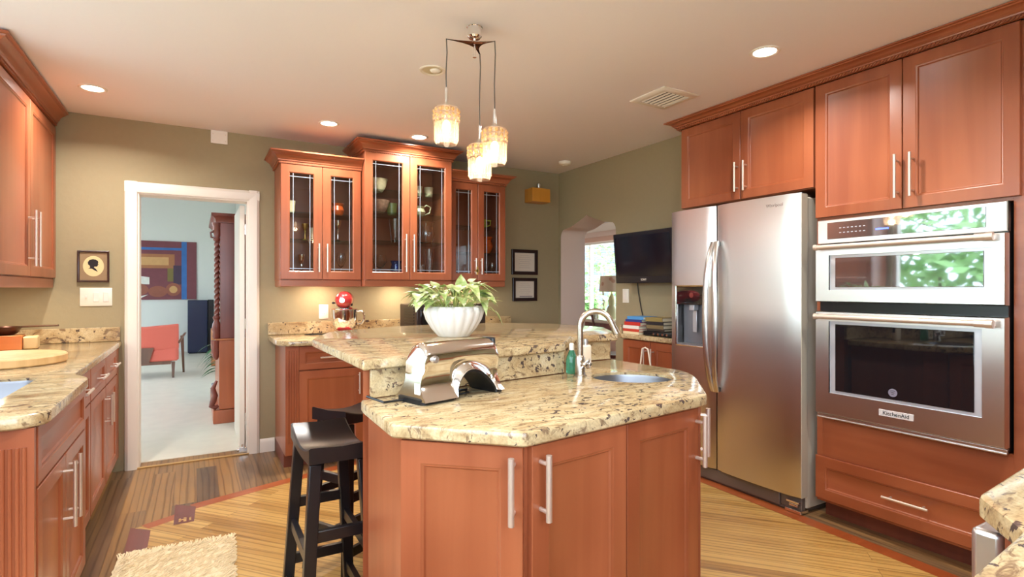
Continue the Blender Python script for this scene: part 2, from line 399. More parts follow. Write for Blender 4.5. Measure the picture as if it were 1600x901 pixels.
m = MB(); m.box(3.72, 3.87, YF-.15, 2.80, 0, CZ); m.box(3.57, 3.87, 2.80, 2.95, 0, CZ); struct(m.build('wall_alcove', M_wall, smooth=0))
WL = rect(-.30, 3.36, 1.05, 2.32)
wall('wall_left', (YF-.15,0), (BW,CZ), [WL], TX(XL, -1), .15, M_wall)
WF = rect(-1.0, 1.15, 1.0, 2.30)  # unseen opening added to let in more daylight from the camera side
wall('wall_front', (XL,0), (3.72,CZ), [WF], TY(YF-.15), .15, M_wall)
m = MB(); m.sweep([(.428,BW-.001),(.535,BW-.001)], [(0,.0),(.014,0),(.014,.075),(.010,.095),(.004,.104),(0,.104)]); struct(m.build('baseboard_back', M_white))
m = MB(); m.box(3.245, 3.259, 3.46, 3.79, 0, .1); struct(m.build('baseboard_right', M_white, bevel=.003))

def window(name, u0, u1, v0, v1, T, nm, bars, depth=.09):
    m = MB(); fr = .045
    def b(a, c, d, e, z0=0.0, z1=depth): m.slab(rect(a, c, d, e), [(0,z0),(0,z1)], [], T)
    b(u0,u1,v0,v0+fr); b(u0,u1,v1-fr,v1); b(u0,u0+fr,v0+fr,v1-fr); b(u1-fr,u1,v0+fr,v1-fr)
    for k in range(1, bars): 
        c = u0+(u1-u0)*k/bars; b(c-fr/2, c+fr/2, v0+fr, v1-fr, .01, depth-.01)
    root = struct(m.build(name, M_white, bevel=.003))
    g = MB(); g.slab(rect(u0+.02,u1-.02,v0+.02,v1-.02), [(0,depth*.5),(0,depth*.5+.004)], [], T); g.build('pane', M_win, root, smooth=0)
    return root
window('window_1', -.298, 3.358, 1.052, 2.318, TX(XL-.03, -1), '', 4)
window('added_front_window', -.998, 1.148, 1.002, 2.298, TY(YF-.12), '', 2)  # added window in the front wall, there for its daylight

# door 1: casing, jambs, open leaf, hardware
m = MB()
cas = [(0,0),(0,-.014),(.010,-.018),(.055,-.020),(.064,-.014),(.072,-.010),(.075,0)]
for xa, sg in ((DX0+.008, -1), (DX1-.008, 1)):
    m.rings([[Vector((xa+sg*o_, BW+y_, z)) for o_, y_ in cas] for z in (0, DZ+.068)], True, True)
m.rings([[Vector((x, BW+y_, DZ-.008+o_)) for o_, y_ in cas] for x in (DX0-.066, DX1+.066)], True, True)
door1 = struct(m.build('door_1', M_white))
m = MB(); m.box(DX0+.0005, DX0+.02, BW, BW+.15, 0, DZ-.001); m.box(DX1-.02, DX1-.0005, BW, BW+.15, 0, DZ-.001); m.box(DX0+.02, DX1-.02, BW, BW+.15, DZ-.02, DZ-.001)
m.build('jamb', M_white, door1, bevel=.002)
m = MB(); m.box(.298,.334, BW+.155, BW+.86, .012, DZ-.03); leaf = m.build('door_leaf', M_white, door1, bevel=.002)
m = MB(); 
for z in (.25, 1.0, 1.75): m.cyl((.338, BW+.152, z-.04), (.338, BW+.152, z+.04), .006)
m.build('hinge', M_chrome, door1)
m = MB(); m.box(.285,.345, BW+.02, BW+.06, .012, .05); m.cyl((.27,BW+.04,.03),(.33,BW+.04,.03),.012); m.cyl((.31,BW+.04,.02),(.31,BW+.04,.075),.010); m.build('door_stop', M_chrome, door1, bevel=.002)
m = MB(); m.box(DX0, DX1, BW-.012, BW+.012, 0.0, .010); m.build('threshold', mat('threshold_oak', srgb(196,160,104), .4), door1, bevel=.003)

# --- room beyond the door
LF, LR_, LB = 4.85, .72, 12.9
m = MB(); m.box(-3.4, LR_+.1, LF, LB+.1, -.1, .004); struct(m.build('floor_living', M_livfloor, smooth=0))
m = MB(); m.box(-3.4, LR_+.1, LF+.001, LB+.1, 3.3, 3.4); struct(m.build('ceiling_living', M_ceil, smooth=0))
m = MB(); m.box(-3.4, LR_+.1, LB, LB+.1, .004, 3.3); struct(m.build('wall_living_far', M_livwall, smooth=0))
m = MB(); m.box(LR_, LR_+.1, LF+.001, LB, .004, 3.3); struct(m.build('wall_living_right', M_livwall, smooth=0))
m = MB(); m.box(-3.4, LR_+.1, LF+.002, LF+.04, CZ+.12, 3.3); struct(m.build('wall_living_near', M_livwall, smooth=0))
wall('wall_living_left', (LF,.004), (LB,3.3), [rect(8.0,11.0,.5,2.4)], TX(-3.3,-1), .1, M_livwall)
window('window_3', 8.002, 10.998, .502, 2.398, TX(-3.31,-1), '', 4)
# --- room beyond the arch
m = MB(); m.box(3.57, 6.8, 2.95, 10.0, -.1, .002); struct(m.build('floor_dining', mat('dining_floor', srgb(150,104,64), .35, var=.2, bscale=5), smooth=0))
m = MB(); m.box(3.57, 6.8, 2.95, 10.0, CZ, CZ+.1); struct(m.build('ceiling_dining', M_ceil, smooth=0))
m = MB(); m.box(3.57, 6.8, 9.9, 10.0, 0, CZ); struct(m.build('wall_dining_far', M_pinkwall, smooth=0))
m = MB(); m.box(3.9, 6.8, 2.85, 2.95, 0, CZ); struct(m.build('wall_dining_near', M_pinkwall, smooth=0))
m = MB(); m.box(3.47, 3.57, BW+.16, 10.0, 0, CZ); struct(m.build('wall_dining_left', M_pinkwall, smooth=0))
wall('wall_dining_window', (2.95,0), (9.9,CZ), [rect(5.8,9.2,.55,2.15)], TX(6.5), .12, M_pinkwall)
window('window_4', 5.802, 9.198, .552, 2.148, TX(6.51), '', 4)
m = MB(); m.sweep([(6.499,9.88),(6.499,3.0)], [(0,2.34),(.02,2.34),(.03,2.37),(.08,2.42),(.09,2.468),(0,2.468)]); struct(m.build('trim_1', M_white))
M_casing = mat('salmon_casing', srgb(214,176,154), .6)
m = MB(); m.box(6.47,6.499,5.72,9.28,2.15,2.24); struct(m.build('trim_2', M_casing, bevel=.004))

# outdoors: ground, shrubs
m = MB(); m.box(-30, -1.6, -30, 40, -.5, -.3); m.box(8, 40, -30, 40, -.5, -.3); m.box(-1.6, 8, -30, -2.2, -.5, -.3); struct(m.build('ground', mat('pale_bounce_ground', srgb(214,206,192), .9, var=.1, bscale=3), smooth=0))  # ground made pale to bounce daylight up onto the ceiling
M_leafout = [mat('hedge_leaf', srgb(112,160,84), .6, var=.35, bscale=9), mat('palm_leaf', srgb(150,196,120), .5, var=.3, bscale=9)]
def shrub(name, c, r, n, mt, label, size=.16, cat='shrub', group='shrubs outside the windows'):
    m = MB()
    for _ in range(n):
        u = random.uniform(-1,1); t = random.uniform(0,2*PI); q = random.uniform(.55,1)
        d = Vector((math.sqrt(1-u*u)*math.cos(t), math.sqrt(1-u*u)*math.sin(t), u))
        p = Vector((d.x*r[0], d.y*r[1], d.z*r[2]))*q + Vector((0,0,r[2]))
        a = Vector((random.gauss(0,1), random.gauss(0,1), random.gauss(0,.6))).normalized(); b = a.cross(d+Vector((.1,.2,.3))).normalized()
        L = size*random.uniform(.6,1.4)
        m.face([m.v(*(p-a*L)), m.v(*(p+b*L*.35)), m.v(*(p+a*L)), m.v(*(p-b*L*.35))])
    root = thing(name, label, cat, c, 0, group)
    m.build('foliage', mt, root, smooth=0)
    s = MB(); s.tube([(0,0,0),(.03,.02,r[2]*.6),(0,.05,r[2]*1.1)], [.05,.04,.02]); s.build('trunk', mat('bark', srgb(96,74,54), .9), root)
    return root
shrub('garden_shrub', (-4.2,.3,-.3), (.9,1.5,1.5), 900, M_leafout[0], 'tall green hedge bush outside the window over the left sink, nearer the camera')
shrub('garden_shrub', (-4.3,4.1,-.3), (.9,1.3,1.6), 900, M_leafout[1], 'pale green bush outside the window over the left sink, farther along')
shrub('garden_shrub', (-6.5,7.5,-.3), (1.5,2.4,1.6), 900, M_leafout[0], 'green bush outside the tall living room windows')
shrub('garden_shrub', (9.2,12.1,-.3), (.5,.5,.8), 700, M_leafout[1], 'low bright green shrub seen low through the arched doorway window')
shrub('garden_tree', (11.0,13.4,-.3), (.7,.8,1.7), 420, M_leafout[1], 'loose pale green tree crown seen high through the arched doorway window', .15, 'tree')

nb = thing('neighbour_house', 'blue-grey house wall with lap siding beyond the archway window', 'house', (13.2,16.5,-.3))
m = MB(); m.box(0,4,-7,7,0,5.2)
for k in range(26): m.bar((-.01,-7,.15+.2*k),(-.01,7,.15+.2*k),.03,.02)
m.build('wall', mat('blue_grey_siding', srgb(104,116,134), .8), nb, smooth=0)
m = MB(); m.rings([[Vector((-.4,y,5.2)),Vector((2,y,6.6)),Vector((4.4,y,5.2))] for y in (-7.3,7.3)]); m.build('roof', mat('grey_roof', srgb(110,104,100), .9), nb, smooth=0)
# ------------------------------------------------------------------ cabinet helpers
def bar_handle(parent, x, z0, z1, y=0, horizontal=False, r=.0068, out=.034, label=None):
    m = MB(); L = z1-z0; a = L*.14
    if horizontal:
        m.cyl((z0, y-out, x), (z1, y-out, x), r, n=12)
        for q in (z0+a, z1-a): m.cyl((q, y, x), (q, y-out, x), r*.75, n=10)
    else:
        m.cyl((x, y-out, z0), (x, y-out, z1), r, n=12)
        for q in (z0+a, z1-a): m.cyl((x, y, q), (x, y-out, q), r*.75, n=10)
    return m.build('handle', M_nickel, parent)
def panel_prof(t, rail): return [(0,t),(0,.002),(.002,0),(rail-.004,0),(rail,.003),(rail+.004,.004),(rail+.007,.009),(rail+.010,.0105)]
def door(root, x, z, wd, h, y=0, hx=None, hz=None, rail=.058, t=.02, name='door', mt=None, hh=None, loc=None):
    m = MB(); m.rectloft(wd, h, panel_prof(t, rail))
    d = m.build(name, mt or (M_wood if name == 'door' else M_woodx), root, loc=(x, y, z))
    if hx is not None: bar_handle(d, hx-x, hz[0]-z, hz[1]-z)
    if hh is not None: bar_handle(d, hh[2]-z, hh[0]-x, hh[1]-x, horizontal=True)
    return d
def glass_door(root, x, z, wd, h, y, hx, hz, rail=.06, t=.02):
    m = MB(); m.rectloft(wd, h, [(0,t),(0,.002),(.002,0),(rail-.004,0),(rail,.003),(rail+.003,.006),(rail+.003,t)], closed=True)
    d = m.build('door', M_wood, root, loc=(x,y,z))
    bar_handle(d, hx-x, hz[0]-z, hz[1]-z)
    g = MB(); g.box(rail, wd-rail, .009, .012, rail, h-rail); g.build('glass_pane', M_pane, d, smooth=0)
    l = MB(); a, b = rail+.003, wd-rail-.003; c, e = rail+.003, h-rail-.003; k = .024
    for q in (a+k, b-k): l.box(q-.002, q+.002, .006, .0085, c, e)
    for q in (c+k*.7, e-k): l.box(a, b, .006, .0086, q-.002, q+.002)
    l.build('leading', M_lead, d, smooth=0)
    return d
def rope(path, out, z, mb, step=.017):
    for i in range(len(path)-1):
        a = Vector(path[i]); b = Vector(path[i+1]); L = (b-a).length; d = (b-a)/L; n = Vector((d.y, -d.x))
        for k in range(int(L/step)):
            c = a+d*(k+.5)*step+n*out
            mb.bar((c.x-d.x*.006, c.y-d.y*.006, z-.006), (c.x+d.x*.006, c.y+d.y*.006, z+.006), .009, .009)
def crown(root, path, z0, h=.09, out=.075, mt=None):
    s = h/.09; q = out/.075
    pr = [(-.012,0),(.008*q,0),(.009*q,.017*s),(.018*q,.020*s),(.020*q,.030*s),(.026*q,.034*s),(.032*q,.048*s),(.046*q,.062*s),(.060*q,.068*s),(.064*q,.076*s),(.075*q,.078*s),(.075*q,.088*s),(-.012,.09*s)]
    m = MB(); m.sweep(path, [(o, z0+z) for o, z in pr]); c = m.build('crown_molding', mt or M_woodx, root)
    r = MB(); rope(path, .010*q, z0+.009*s, r); r.build('rope_trim', M_woodx, c, smooth=0)
    return c
def ncrown(path): return path

# ------------------------------------------------------------------ right wall run: fridge cabinet, oven tower, refrigerator, ovens
RZ = -PI/2
TOWER = thing('oven_tower_cabinet', 'tall cherry cabinet built around the double wall oven, drawer at foot', 'cabinet', (3.02, 1.815, 0), RZ)
TW, TD = .915, .68
m = MB()
m.box(0,.034,0,TD,.10,2.41); m.box(TW-.06,TW,0,TD,.10,2.41); m.box(.034,TW-.06,0,TD,1.655,1.675); m.box(.034,TW-.06,0,TD,.56,.572); m.box(.034,TW-.06,0,.02,.352,.56); m.box(.034,TW-.06,0,TD,2.39,2.41)
m.box(.034,TW-.06,TD-.02,TD,.10,2.39); m.box(.034,TW-.06,0,TD-.02,.10,.12)
m.build('carcass', M_woodx, TOWER, bevel=.001, smooth=0)
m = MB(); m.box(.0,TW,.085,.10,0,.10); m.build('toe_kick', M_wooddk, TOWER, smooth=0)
door(TOWER, .002, 1.672, .434, .736, -.02, .418, (1.724, 1.938))
door(TOWER, .440, 1.672, .442, .736, -.02, .484, (1.724, 1.936))
door(TOWER, .002, .118, .875, .234, -.02, name='drawer', hh=(.36,.56,.240))
FC = thing('refrigerator_cabinet', 'two-door cherry wall cabinet above the stainless refrigerator', 'cabinet', (3.02, 2.795, 0), RZ)
m = MB(); m.box(0,.975,0,TD,1.845,1.865); m.box(0,.02,0,TD,1.865,2.41); m.box(.955,.975,0,TD,1.865,2.41); m.box(.02,.955,0,TD,2.39,2.41); m.box(.02,.955,TD-.02,TD,1.865,2.39); m.build('carcass', M_woodx, FC, bevel=.001, smooth=0)
door(FC, .003, 1.848, .488, .560, -.02, .474, (1.895, 2.083)); door(FC, .495, 1.848, .475, .560, -.02, .538, (1.895, 2.083))
CM = thing('crown_molding', 'long cherry crown molding with rope trim above refrigerator and oven cabinets', 'molding', (3.02, 1.815, 0), RZ)
crown(CM, [(-.9935,.20),(-.9935,-.0325),(TW+.25,-.0325)], 2.4105, h=.057, out=.072)
# neighbour panel at the right picture edge
m = MB(); m.box(.917, 1.165, -.0, TD, 0, 2.408); o = m.build('side_panel', M_wood, TOWER, smooth=0)

FR = thing('refrigerator', 'stainless side-by-side refrigerator with curved handles and dispenser', 'refrigerator', (3.0, 2.832, 0), RZ)
FWd = .972
m = MB(); m.box(.004,FWd-.001,.0,.68,.03,1.80); m.build('body', mat('grey_fridge_side', srgb(206,200,184), .4), FR, bevel=.006)
def fpiece(m, x0, x1, z0, z1, X0, X1, t=.075):
    n = 10; cx = (X0+X1)/2; hw = (X1-X0)/2
    def fy(x): 
        q = (x-cx)/hw; return -t + .012*q*q + (.012*max(0, abs(q)-.93)/.07)
    ring = [(x0+(x1-x0)*k/n, fy(x0+(x1-x0)*k/n)) for k in range(n+1)] + [(x1,-.006),(x0,-.006)]
    m.rings([[Vector((a, b, z)) for a, b in ring] for z in (z0, z1)])
LX0, LX1, RX0, RX1 = 0, .388, .396, .972
m = MB(); fpiece(m, LX0, LX1, .10, .895, LX0, LX1); fpiece(m, LX0, .075, .895, 1.293, LX0, LX1); fpiece(m, .315, LX1, .895, 1.293, LX0, LX1); fpiece(m, LX0, LX1, 1.293, 1.82, LX0, LX1)
fd = m.build('door', M_steel, FR, smooth=30)
m = MB(); m.box(.075,.315,-.010,-.004,.895,1.293); m.box(.075,.315,-.082,-.010,.893,.903); m.build('dispenser_recess', mat('dispenser_grey', srgb(128,128,134), .35, .4), fd)
m = MB(); m.box(.072,.318,-.080,-.022,1.17,1.296); dpn = m.build('dispenser_panel', M_blackglass, fd, bevel=.004)
m = MB(); m.rectloft(.262,.418,[(0,-.066),(0,-.083),(.004,-.086),(.009,-.083),(.009,-.066)], .064, .885, closed=True); m.build('dispenser_frame', M_chrome, fd)
m = MB(); m.box(.17,.215,-.065,-.02,1.13,1.17); m.box(.175,.21,-.035,-.028,.98,1.13); m.build('dispenser_paddle', mat('paddle', srgb(190,192,198), .2, .3), fd, bevel=.004)
m = MB(); m.cyl((.205,-.081,1.235),(.205,-.0825,1.235),.018,n=20); m.build('dispenser_emblem', mat('dark_red', srgb(120,50,46), .3), fd)
m = MB(); fpiece(m, RX0, RX1, .10, 1.82, RX0, RX1); fd2 = m.build('door', M_steel, FR, smooth=30)
text('brand_lettering', 'Whirlpool', .026, M_chrome, fd2, Matrix.Translation((.82,-.0745,1.765)) @ FRONT)
for x, par in ((.362, fd), (.440, fd2)):
    m = MB(); rg = []
    n = 18
    for k in range(n+1):
        t = k/n; z = .61+.975*t; y = -.080 - .052*(1-(2*t-1)**4); wv = .016+.003*math.sin(PI*t)
        xo = x + (.030 if x > .4 else -.030)*((1-math.sin(PI*t)))*-.8
        rg.append([Vector((xo-wv,y-.003,z)), Vector((xo-wv*.6,y-.011,z)), Vector((xo+wv*.6,y-.011,z)), Vector((xo+wv,y-.003,z)), Vector((xo+wv*.7,y+.010,z)), Vector((xo-wv*.7,y+.010,z))])
    m.rings(rg); m.box(rg[0][0].x+.004, rg[0][3].x-.004, -.090, -.062, .612, .64); m.box(rg[-1][0].x+.004, rg[-1][3].x-.004, -.090, -.062, 1.555, 1.583)
    m.build('handle', M_steel, par, smooth=50)
m = MB(); m.box(.01,FWd-.14,-.045,0,.015,.092); m.box(FWd-.14,FWd-.01,-.035,0,.02,.092); m.box(.02,FWd-.02,-.03,.3,.0,.02); m.build('kick_grille', mat('grey_grille', srgb(120,112,106), .4, .4), FR, bevel=.004)
m = MB(); m.cyl((FWd-.07,-.055,.05),(FWd-.02,-.055,.05),.009); m.box(FWd-.09,FWd-.015,-.06,-.02,.060,.072); m.box(FWd-.10,FWd-.005,-.055,.02,.004,.022); m.build('hinge', M_chrome, FR, bevel=.002)
M_hb = mat('hinge_brown', srgb(110,90,74), .5)
for a_ in (FWd-.10, .02):
    m = MB(); m.box(a_,a_+.085,-.03,.06,1.80,1.815); m.build('top_hinge', M_hb, FR, bevel=.003)
m = MB(); m.box(.9725,.9755,-.058,-.002,.10,1.815); m.build('door_edge_trim', mat('pale_grey_trim', srgb(186,180,164), .4), fd2)

OV = thing('wall_oven', 'stainless built-in microwave and wall oven stack in the cherry tower', 'oven', (2.985, 1.781, 0), RZ)
OW = .818
m = MB(); m.box(.004,OW-.004,.002,.60,.585,1.645); m.build('body', M_blackpl, OV, smooth=0)
m = MB(); m.rectloft(OW,.128,[(0,.01),(0,-.014),(.004,-.018),(.02,-.018)], 0, 1.524); cp = m.build('control_panel', M_steelx, OV)
m = MB(); m.box(.055,.745,-.021,-.017,1.545,1.635); m.build('control_glass', M_mirrorglass, cp, bevel=.002)
m = MB(); m.box(.30,.36,-.0216,-.0205,1.575,1.583); m.build('clock_display', emis('blue_led', (.1,.15,1,1), 3), cp, smooth=0)
m = MB()
for k in range(10):
    for j in range(2): m.box(.12+.02*k+(.25 if k > 6 else 0), .13+.02*k+(.25 if k > 6 else 0), -.0214, -.0205, 1.575+.025*j, 1.579+.025*j)
m.build('control_marks', mat('mark_grey', srgb(190,190,200), .4), cp, smooth=0)
def oven_door(z0, z1, wx0, wx1, wz0, wz1, glassmat, hz, name):
    m = MB(); out = rect(0, OW, z0, z1); hole = rect(wx0-.03, wx1+.03, wz0-.015, wz1+.015)
    T = Matrix(((1,0,0,0),(0,0,-1,0),(0,1,0,0),(0,0,0,1)))
    m.slab(out, [(0,-.001),(0,.034),(.004,.040)], [hole], T)
    d = m.build(name, M_steelx, OV)
    g = MB(); g.box(wx0-.03, wx1+.03, -.030, -.022, wz0-.015, wz1+.015); g.build('inner_frame', mat('inner_frame', srgb(206,206,212), .3, .5), d)
    g = MB(); g.box(wx0, wx1, -.034, -.029, wz0, wz1); g.build('window_glass', glassmat, d, bevel=.002)
    h = MB(); h.cyl((.03,-.085,hz),(OW-.06,-.085,hz),.0125,n=18); h.cyl((.022,-.085,hz),(.04,-.085,hz),.016,n=18); h.cyl((OW-.09,-.085,hz),(OW-.05,-.085,hz),.016,n=18)
    h.cyl((OW-.052,-.085,hz),(OW-.025,-.085,hz),.018,n=18)
    for x in (.034, OW-.045): h.bar((x,-.038,hz),(x,-.085,hz),.022,.022)
    h.build('handle', M_nickel, d, bevel=.001)
    return d
oven_door(1.208, 1.516, .105, .742, 1.287, 1.443, M_mirrorglass, 1.500, 'microwave_door')
od = oven_door(.604, 1.157, .105, .708, .735, 1.090, M_blackglass, 1.130, 'oven_door')
m = MB(); m.box(0,OW,-.020,0,.577,.599); m.box(0,OW,-.028,-.020,.577,.584); m.build('bottom_trim', M_steelx, OV, bevel=.002)
m = MB(); m.cyl((.385,-.0345,.770),(.385,-.036,.770),.020,n=24); bdg = m.build('round_badge', mat('badge_grey', srgb(170,168,190), .3, .6), od)
m = MB(); 
for k in range(3): m.tube([(.374+.003*k,-.0365,.778-.008*k),(.385,-.0365,.781-.008*k),(.396-.003*k,-.0365,.777-.008*k)], .0013, 6)
m.build('badge_emblem', M_blackpl, bdg)
m = MB(); m.box(.325,.478,-.0425,-.0395,.650,.682); npb = m.build('nameplate', mat('pale_nameplate', srgb(214,208,206), .4, .2), od, bevel=.001)
text('nameplate_lettering', 'KitchenAid', .026, M_blackpl, npb, Matrix.Translation((.4015,-.0428,.666)) @ FRONT)
m = MB()
for z in (.86,.97): m.box(.11,.70,-.0275,-.0265,z,z+.003)
m.build('oven_rack', M_chrome, od, smooth=0)

# ------------------------------------------------------------------ back wall uppers with glass doors
def open_carcass(root, wd, dp, z0, z1, shelves, rail_z=1.295):
    m = MB(); t = .018
    m.box(0,t,0,dp,z0,z1); m.box(wd-t,wd,0,dp,z0,z1); m.box(t,wd-t,0,dp,z0,z0+t); m.box(t,wd-t,0,dp,z1-t,z1); m.box(t,wd-t,dp-.01,dp,z0+t,z1-t)
    m.box(wd/2-.018,wd/2+.018,0,.018,z0+t,z1-t)
    m.build('carcass', [M_wood], root, bevel=.001, smooth=0)
    for z in shelves:
        s = MB(); s.box(t+.001,wd-t-.001,.03,dp-.012,z-.008,z); s.build('shelf', M_glass_shelf, root, smooth=0)
    r = MB(); r.box(0,wd,-.006,.012,rail_z,z0-.0005); r.box(0,.012,.012,dp-.02,rail_z,z0-.0005); r.box(wd-.012,wd,.012,dp-.02,rail_z,z0-.0005); r.build('light_rail', M_woodx, root, bevel=.003)
M_glass_shelf = thin_glass('shelf_glass', (.80,.88,.86,1))
GL = thing('glass_door_cabinet', 'left short cherry wall cabinet with two leaded glass doors', 'cabinet', (.535,4.37,0), 0, 'glass door wall cabinets')
open_carcass(GL, .598, .328, 1.345, 2.208, [1.655,1.86])
glass_door(GL, .003,1.35,.293,.853,-.02,.270,(1.405,1.62)); glass_door(GL, .301,1.35,.290,.853,-.02,.330,(1.405,1.62))
crown(GL, [(0,.328),(0,-.012),(.598,-.012)], 2.206)
GM = thing('glass_door_cabinet', 'tallest middle cherry wall cabinet with leaded glass doors', 'cabinet', (1.136,4.30,0), 0, 'glass door wall cabinets')
open_carcass(GM, .742, .398, 1.345, 2.352, [1.665,1.895,2.075])
glass_door(GM, .003,1.35,.364,1.0,-.02,.330,(1.414,1.718)); glass_door(GM, .371,1.35,.366,1.0,-.02,.395,(1.414,1.718))
crown(GM, [(0,.398),(0,-.012),(.742,-.012),(.742,.398)], 2.350)
GR = thing('glass_door_cabinet', 'right short cherry wall cabinet with leaded glass doors, key tag hanging', 'cabinet', (1.881,4.37,0), 0, 'glass door wall cabinets')
open_carcass(GR, .555, .328, 1.345, 2.208, [1.60,1.835])
glass_door(GR, .003,1.35,.270,.853,-.02,.243,(1.405,1.545)); glass_door(GR, .277,1.35,.275,.853,-.02,.300,(1.405,1.545))
crown(GR, [(0,-.012),(.555,-.012),(.555,.328)], 2.206)
m = MB(); m.box(2.118,2.134,4.300,4.304,1.40,1.47); m.box(2.108,2.144,4.300,4.304,1.425,1.445); m.tube([(2.126,4.302,1.47),(2.122,4.300,1.50),(2.126,4.302,1.53)], .002, 6); tag(m.build('hanging_ornament', mat('brass_tag', srgb(200,160,90), .35, .8), origin=(2.126,4.302,1.4)), 'small brass cross-shaped ornament hanging on right glass cabinet handle', 'ornament')

# contents
def lathe_thing(name, prof, loc, mt, label, cat, group=None, n=24, handle=None, spout=None, cap1=False):
    m = MB(); m.lathe(prof, n=n, cap1=cap1)
    if handle or spout:
        root = thing(name, label, cat, loc, 0, group); m.build('body', mt, root)
        if handle:
            h = MB(); h.tube(handle, .006, 8); h.build('handle', mt, root)
        if spout:
            h = MB(); h.tube(spout[0], spout[1], 10); h.build('spout', mt, root)
        return root
    return tag(m.build(name, mt, loc=loc), label, cat, group)
BOWL = lambda r, h: [(r*.45,0),(r*.5,.004),(r*.8,h*.4),(r,h),(r*.96,h),(r*.75,h*.42),(.01,.012)]
CUP = lambda r, h: [(r*.7,0),(r*.8,.004),(r,h),(r*.93,h),(r*.72,.008),(.004,.008)]
WINE = lambda r, h: [(r*.85,0),(r*.8,.003),(.004,.008),(.0035,h*.42),(r*.5,h*.5),(r,h*.72),(r*.8,h),(r*.78,h),(r*.94,h*.72),(r*.46,h*.52),(.003,h*.47)]
VASE = lambda r, h: [(r*.6,0),(r*.75,h*.1),(r,h*.45),(r*.75,h*.8),(r*.95,h),(r*.9,h),(r*.7,h*.8),(r*.94,h*.45),(r*.6,h*.08),(.004,.01)]
TALL = lambda r, h: [(r*.6,0),(r*.62,h*.05),(r*.75,h*.4),(r,h),(r*.95,h),(r*.7,h*.4),(r*.5,.02),(.004,.015)]
GOBLET = lambda r, h: [(r*.8,0),(r*.2,h*.1),(r*.14,h*.45),(r*.3,h*.55),(r*.2,h*.62),(r*.6,h*.8),(r*.75,h),(.004,h)]
cer = lambda n, c, **k: mat(n, c, .25, **k)
M_cream = cer('cream_ceramic', srgb(214,200,160), var=.2, bscale=50); M_green = cer('green_ceramic', srgb(150,160,90), var=.2)
M_orange = cer('orange_ceramic', srgb(190,84,30), var=.3, bscale=20); M_pattern = cer('patterned_bowl', srgb(160,120,100), var=.6, bscale=45)
M_brass = mat('brass', srgb(206,170,96), .3, .9); M_lime = cer('lime_glaze', srgb(178,176,70))
def item(kind, x, z, r, h, mt, name, label, cat, y=4.52, **k):
    k['group'] = k.get('group') or {'glass':'glasses in the glass door cabinets'}.get(cat, cat+'s in the glass door cabinets')
    return lathe_thing(name, kind(r, h), (x, y, z+.0005), mt, label, cat, **k)
# left cabinet
item(CUP, .625,1.86,.040,.095,M_cream,'cup','cream cup on top shelf of the left glass cabinet','cup')
item(VASE, .985,1.86,.050,.10,M_orange,'vase','round orange vase on top shelf of the left glass cabinet','vase')
item(GOBLET, .735,1.655,.034,.13,M_brass,'candle_holder','metal candle holder on middle shelf behind left leaded door','candle holder')
item(CUP, .80,1.655,.035,.10,M_cream,'cup','cream cup beside candle holder on middle shelf of left glass cabinet','cup')
item(GOBLET, .985,1.655,.038,.17,M_chrome,'goblet','tall silver goblet on middle shelf of left glass cabinet','goblet')
item(GOBLET, .895,1.655,.030,.14,M_brass,'candle_holder','brass candle holder left of the silver goblet in left glass cabinet','candle holder')
item(TALL, .60,1.363,.022,.17,M_glass,'glass_vase','narrow clear flute at left end of left glass cabinet bottom','vase')
item(GOBLET, .71,1.363,.034,.18,M_chrome,'goblet','silver goblet at bottom of the left glass cabinet','goblet')
item(WINE, .905,1.363,.038,.20,M_glass,'wine_glass','clear wine glass at bottom of left glass cabinet, left of its neighbour','glass', group=None)
item(WINE, 1.01,1.363,.038,.20,M_glass,'wine_glass','clear wine glass at bottom right of left glass cabinet','glass')
# middle cabinet
item(BOWL, 1.30,2.075,.085,.11,M_cream,'bowl','pale bowl on the top shelf of the middle glass cabinet','bowl', y=4.5)
item(BOWL, 1.30,1.895,.095,.11,M_pattern,'bowl','large patterned bowl on second shelf of the middle glass cabinet','bowl', y=4.48)
item(CUP, 1.43,1.895,.045,.10,M_green,'cup','green cup beside the patterned bowl in the middle glass cabinet','cup')
item(CUP, 1.66,2.075,.040,.085,M_cream,'cup','cream tumbler on top shelf of middle glass cabinet, left of pair','cup')
item(CUP, 1.76,2.075,.040,.085,M_cream,'cup','cream tumbler on top shelf of middle glass cabinet, right of pair','cup')
lathe_thing('milk_jug', VASE(.06,.09), (1.66,4.50,1.8955), M_cream, 'cream jug with looped handle in the middle glass cabinet', 'jug', handle=[(.055,0,.02),(.10,0,.04),(.11,0,.09),(.07,0,.105),(.048,0,.085)], spout=([(-.05,0,.05),(-.085,0,.09)],[.018,.010]))
item(TALL, 1.46,1.665,.055,.20,M_glass,'glass_vase','flared clear vase on middle shelf of middle glass cabinet','vase')
item(VASE, 1.72,1.665,.075,.19,M_glass,'glass_vase','round clear glass vase behind right door of middle cabinet','vase', y=4.48)
item(CUP, 1.27,1.665,.02,.06,M_glass,'shot_glass','tiny clear glass on middle shelf of middle cabinet','glass')
item(WINE, 1.31,1.363,.058,.19,M_glass,'brandy_glass','large clear balloon glass at bottom of middle glass cabinet','glass', y=4.46)
item(VASE, 1.46,1.363,.05,.15,M_blueglass,'blue_vase','cobalt blue glass vase at bottom of middle glass cabinet','vase', y=4.5)
for k, x in enumerate((1.60,1.675)): item(CUP, x,1.363,.034,.12,M_glass,'tumbler','clear tumbler at bottom of middle cabinet, '+('left' if k == 0 else 'right')+' one of two','glass', y=4.46)
item(TALL, 1.765,1.363,.045,.26,M_glass,'glass_vase','tall clear vase at the bottom right of middle glass cabinet','vase')
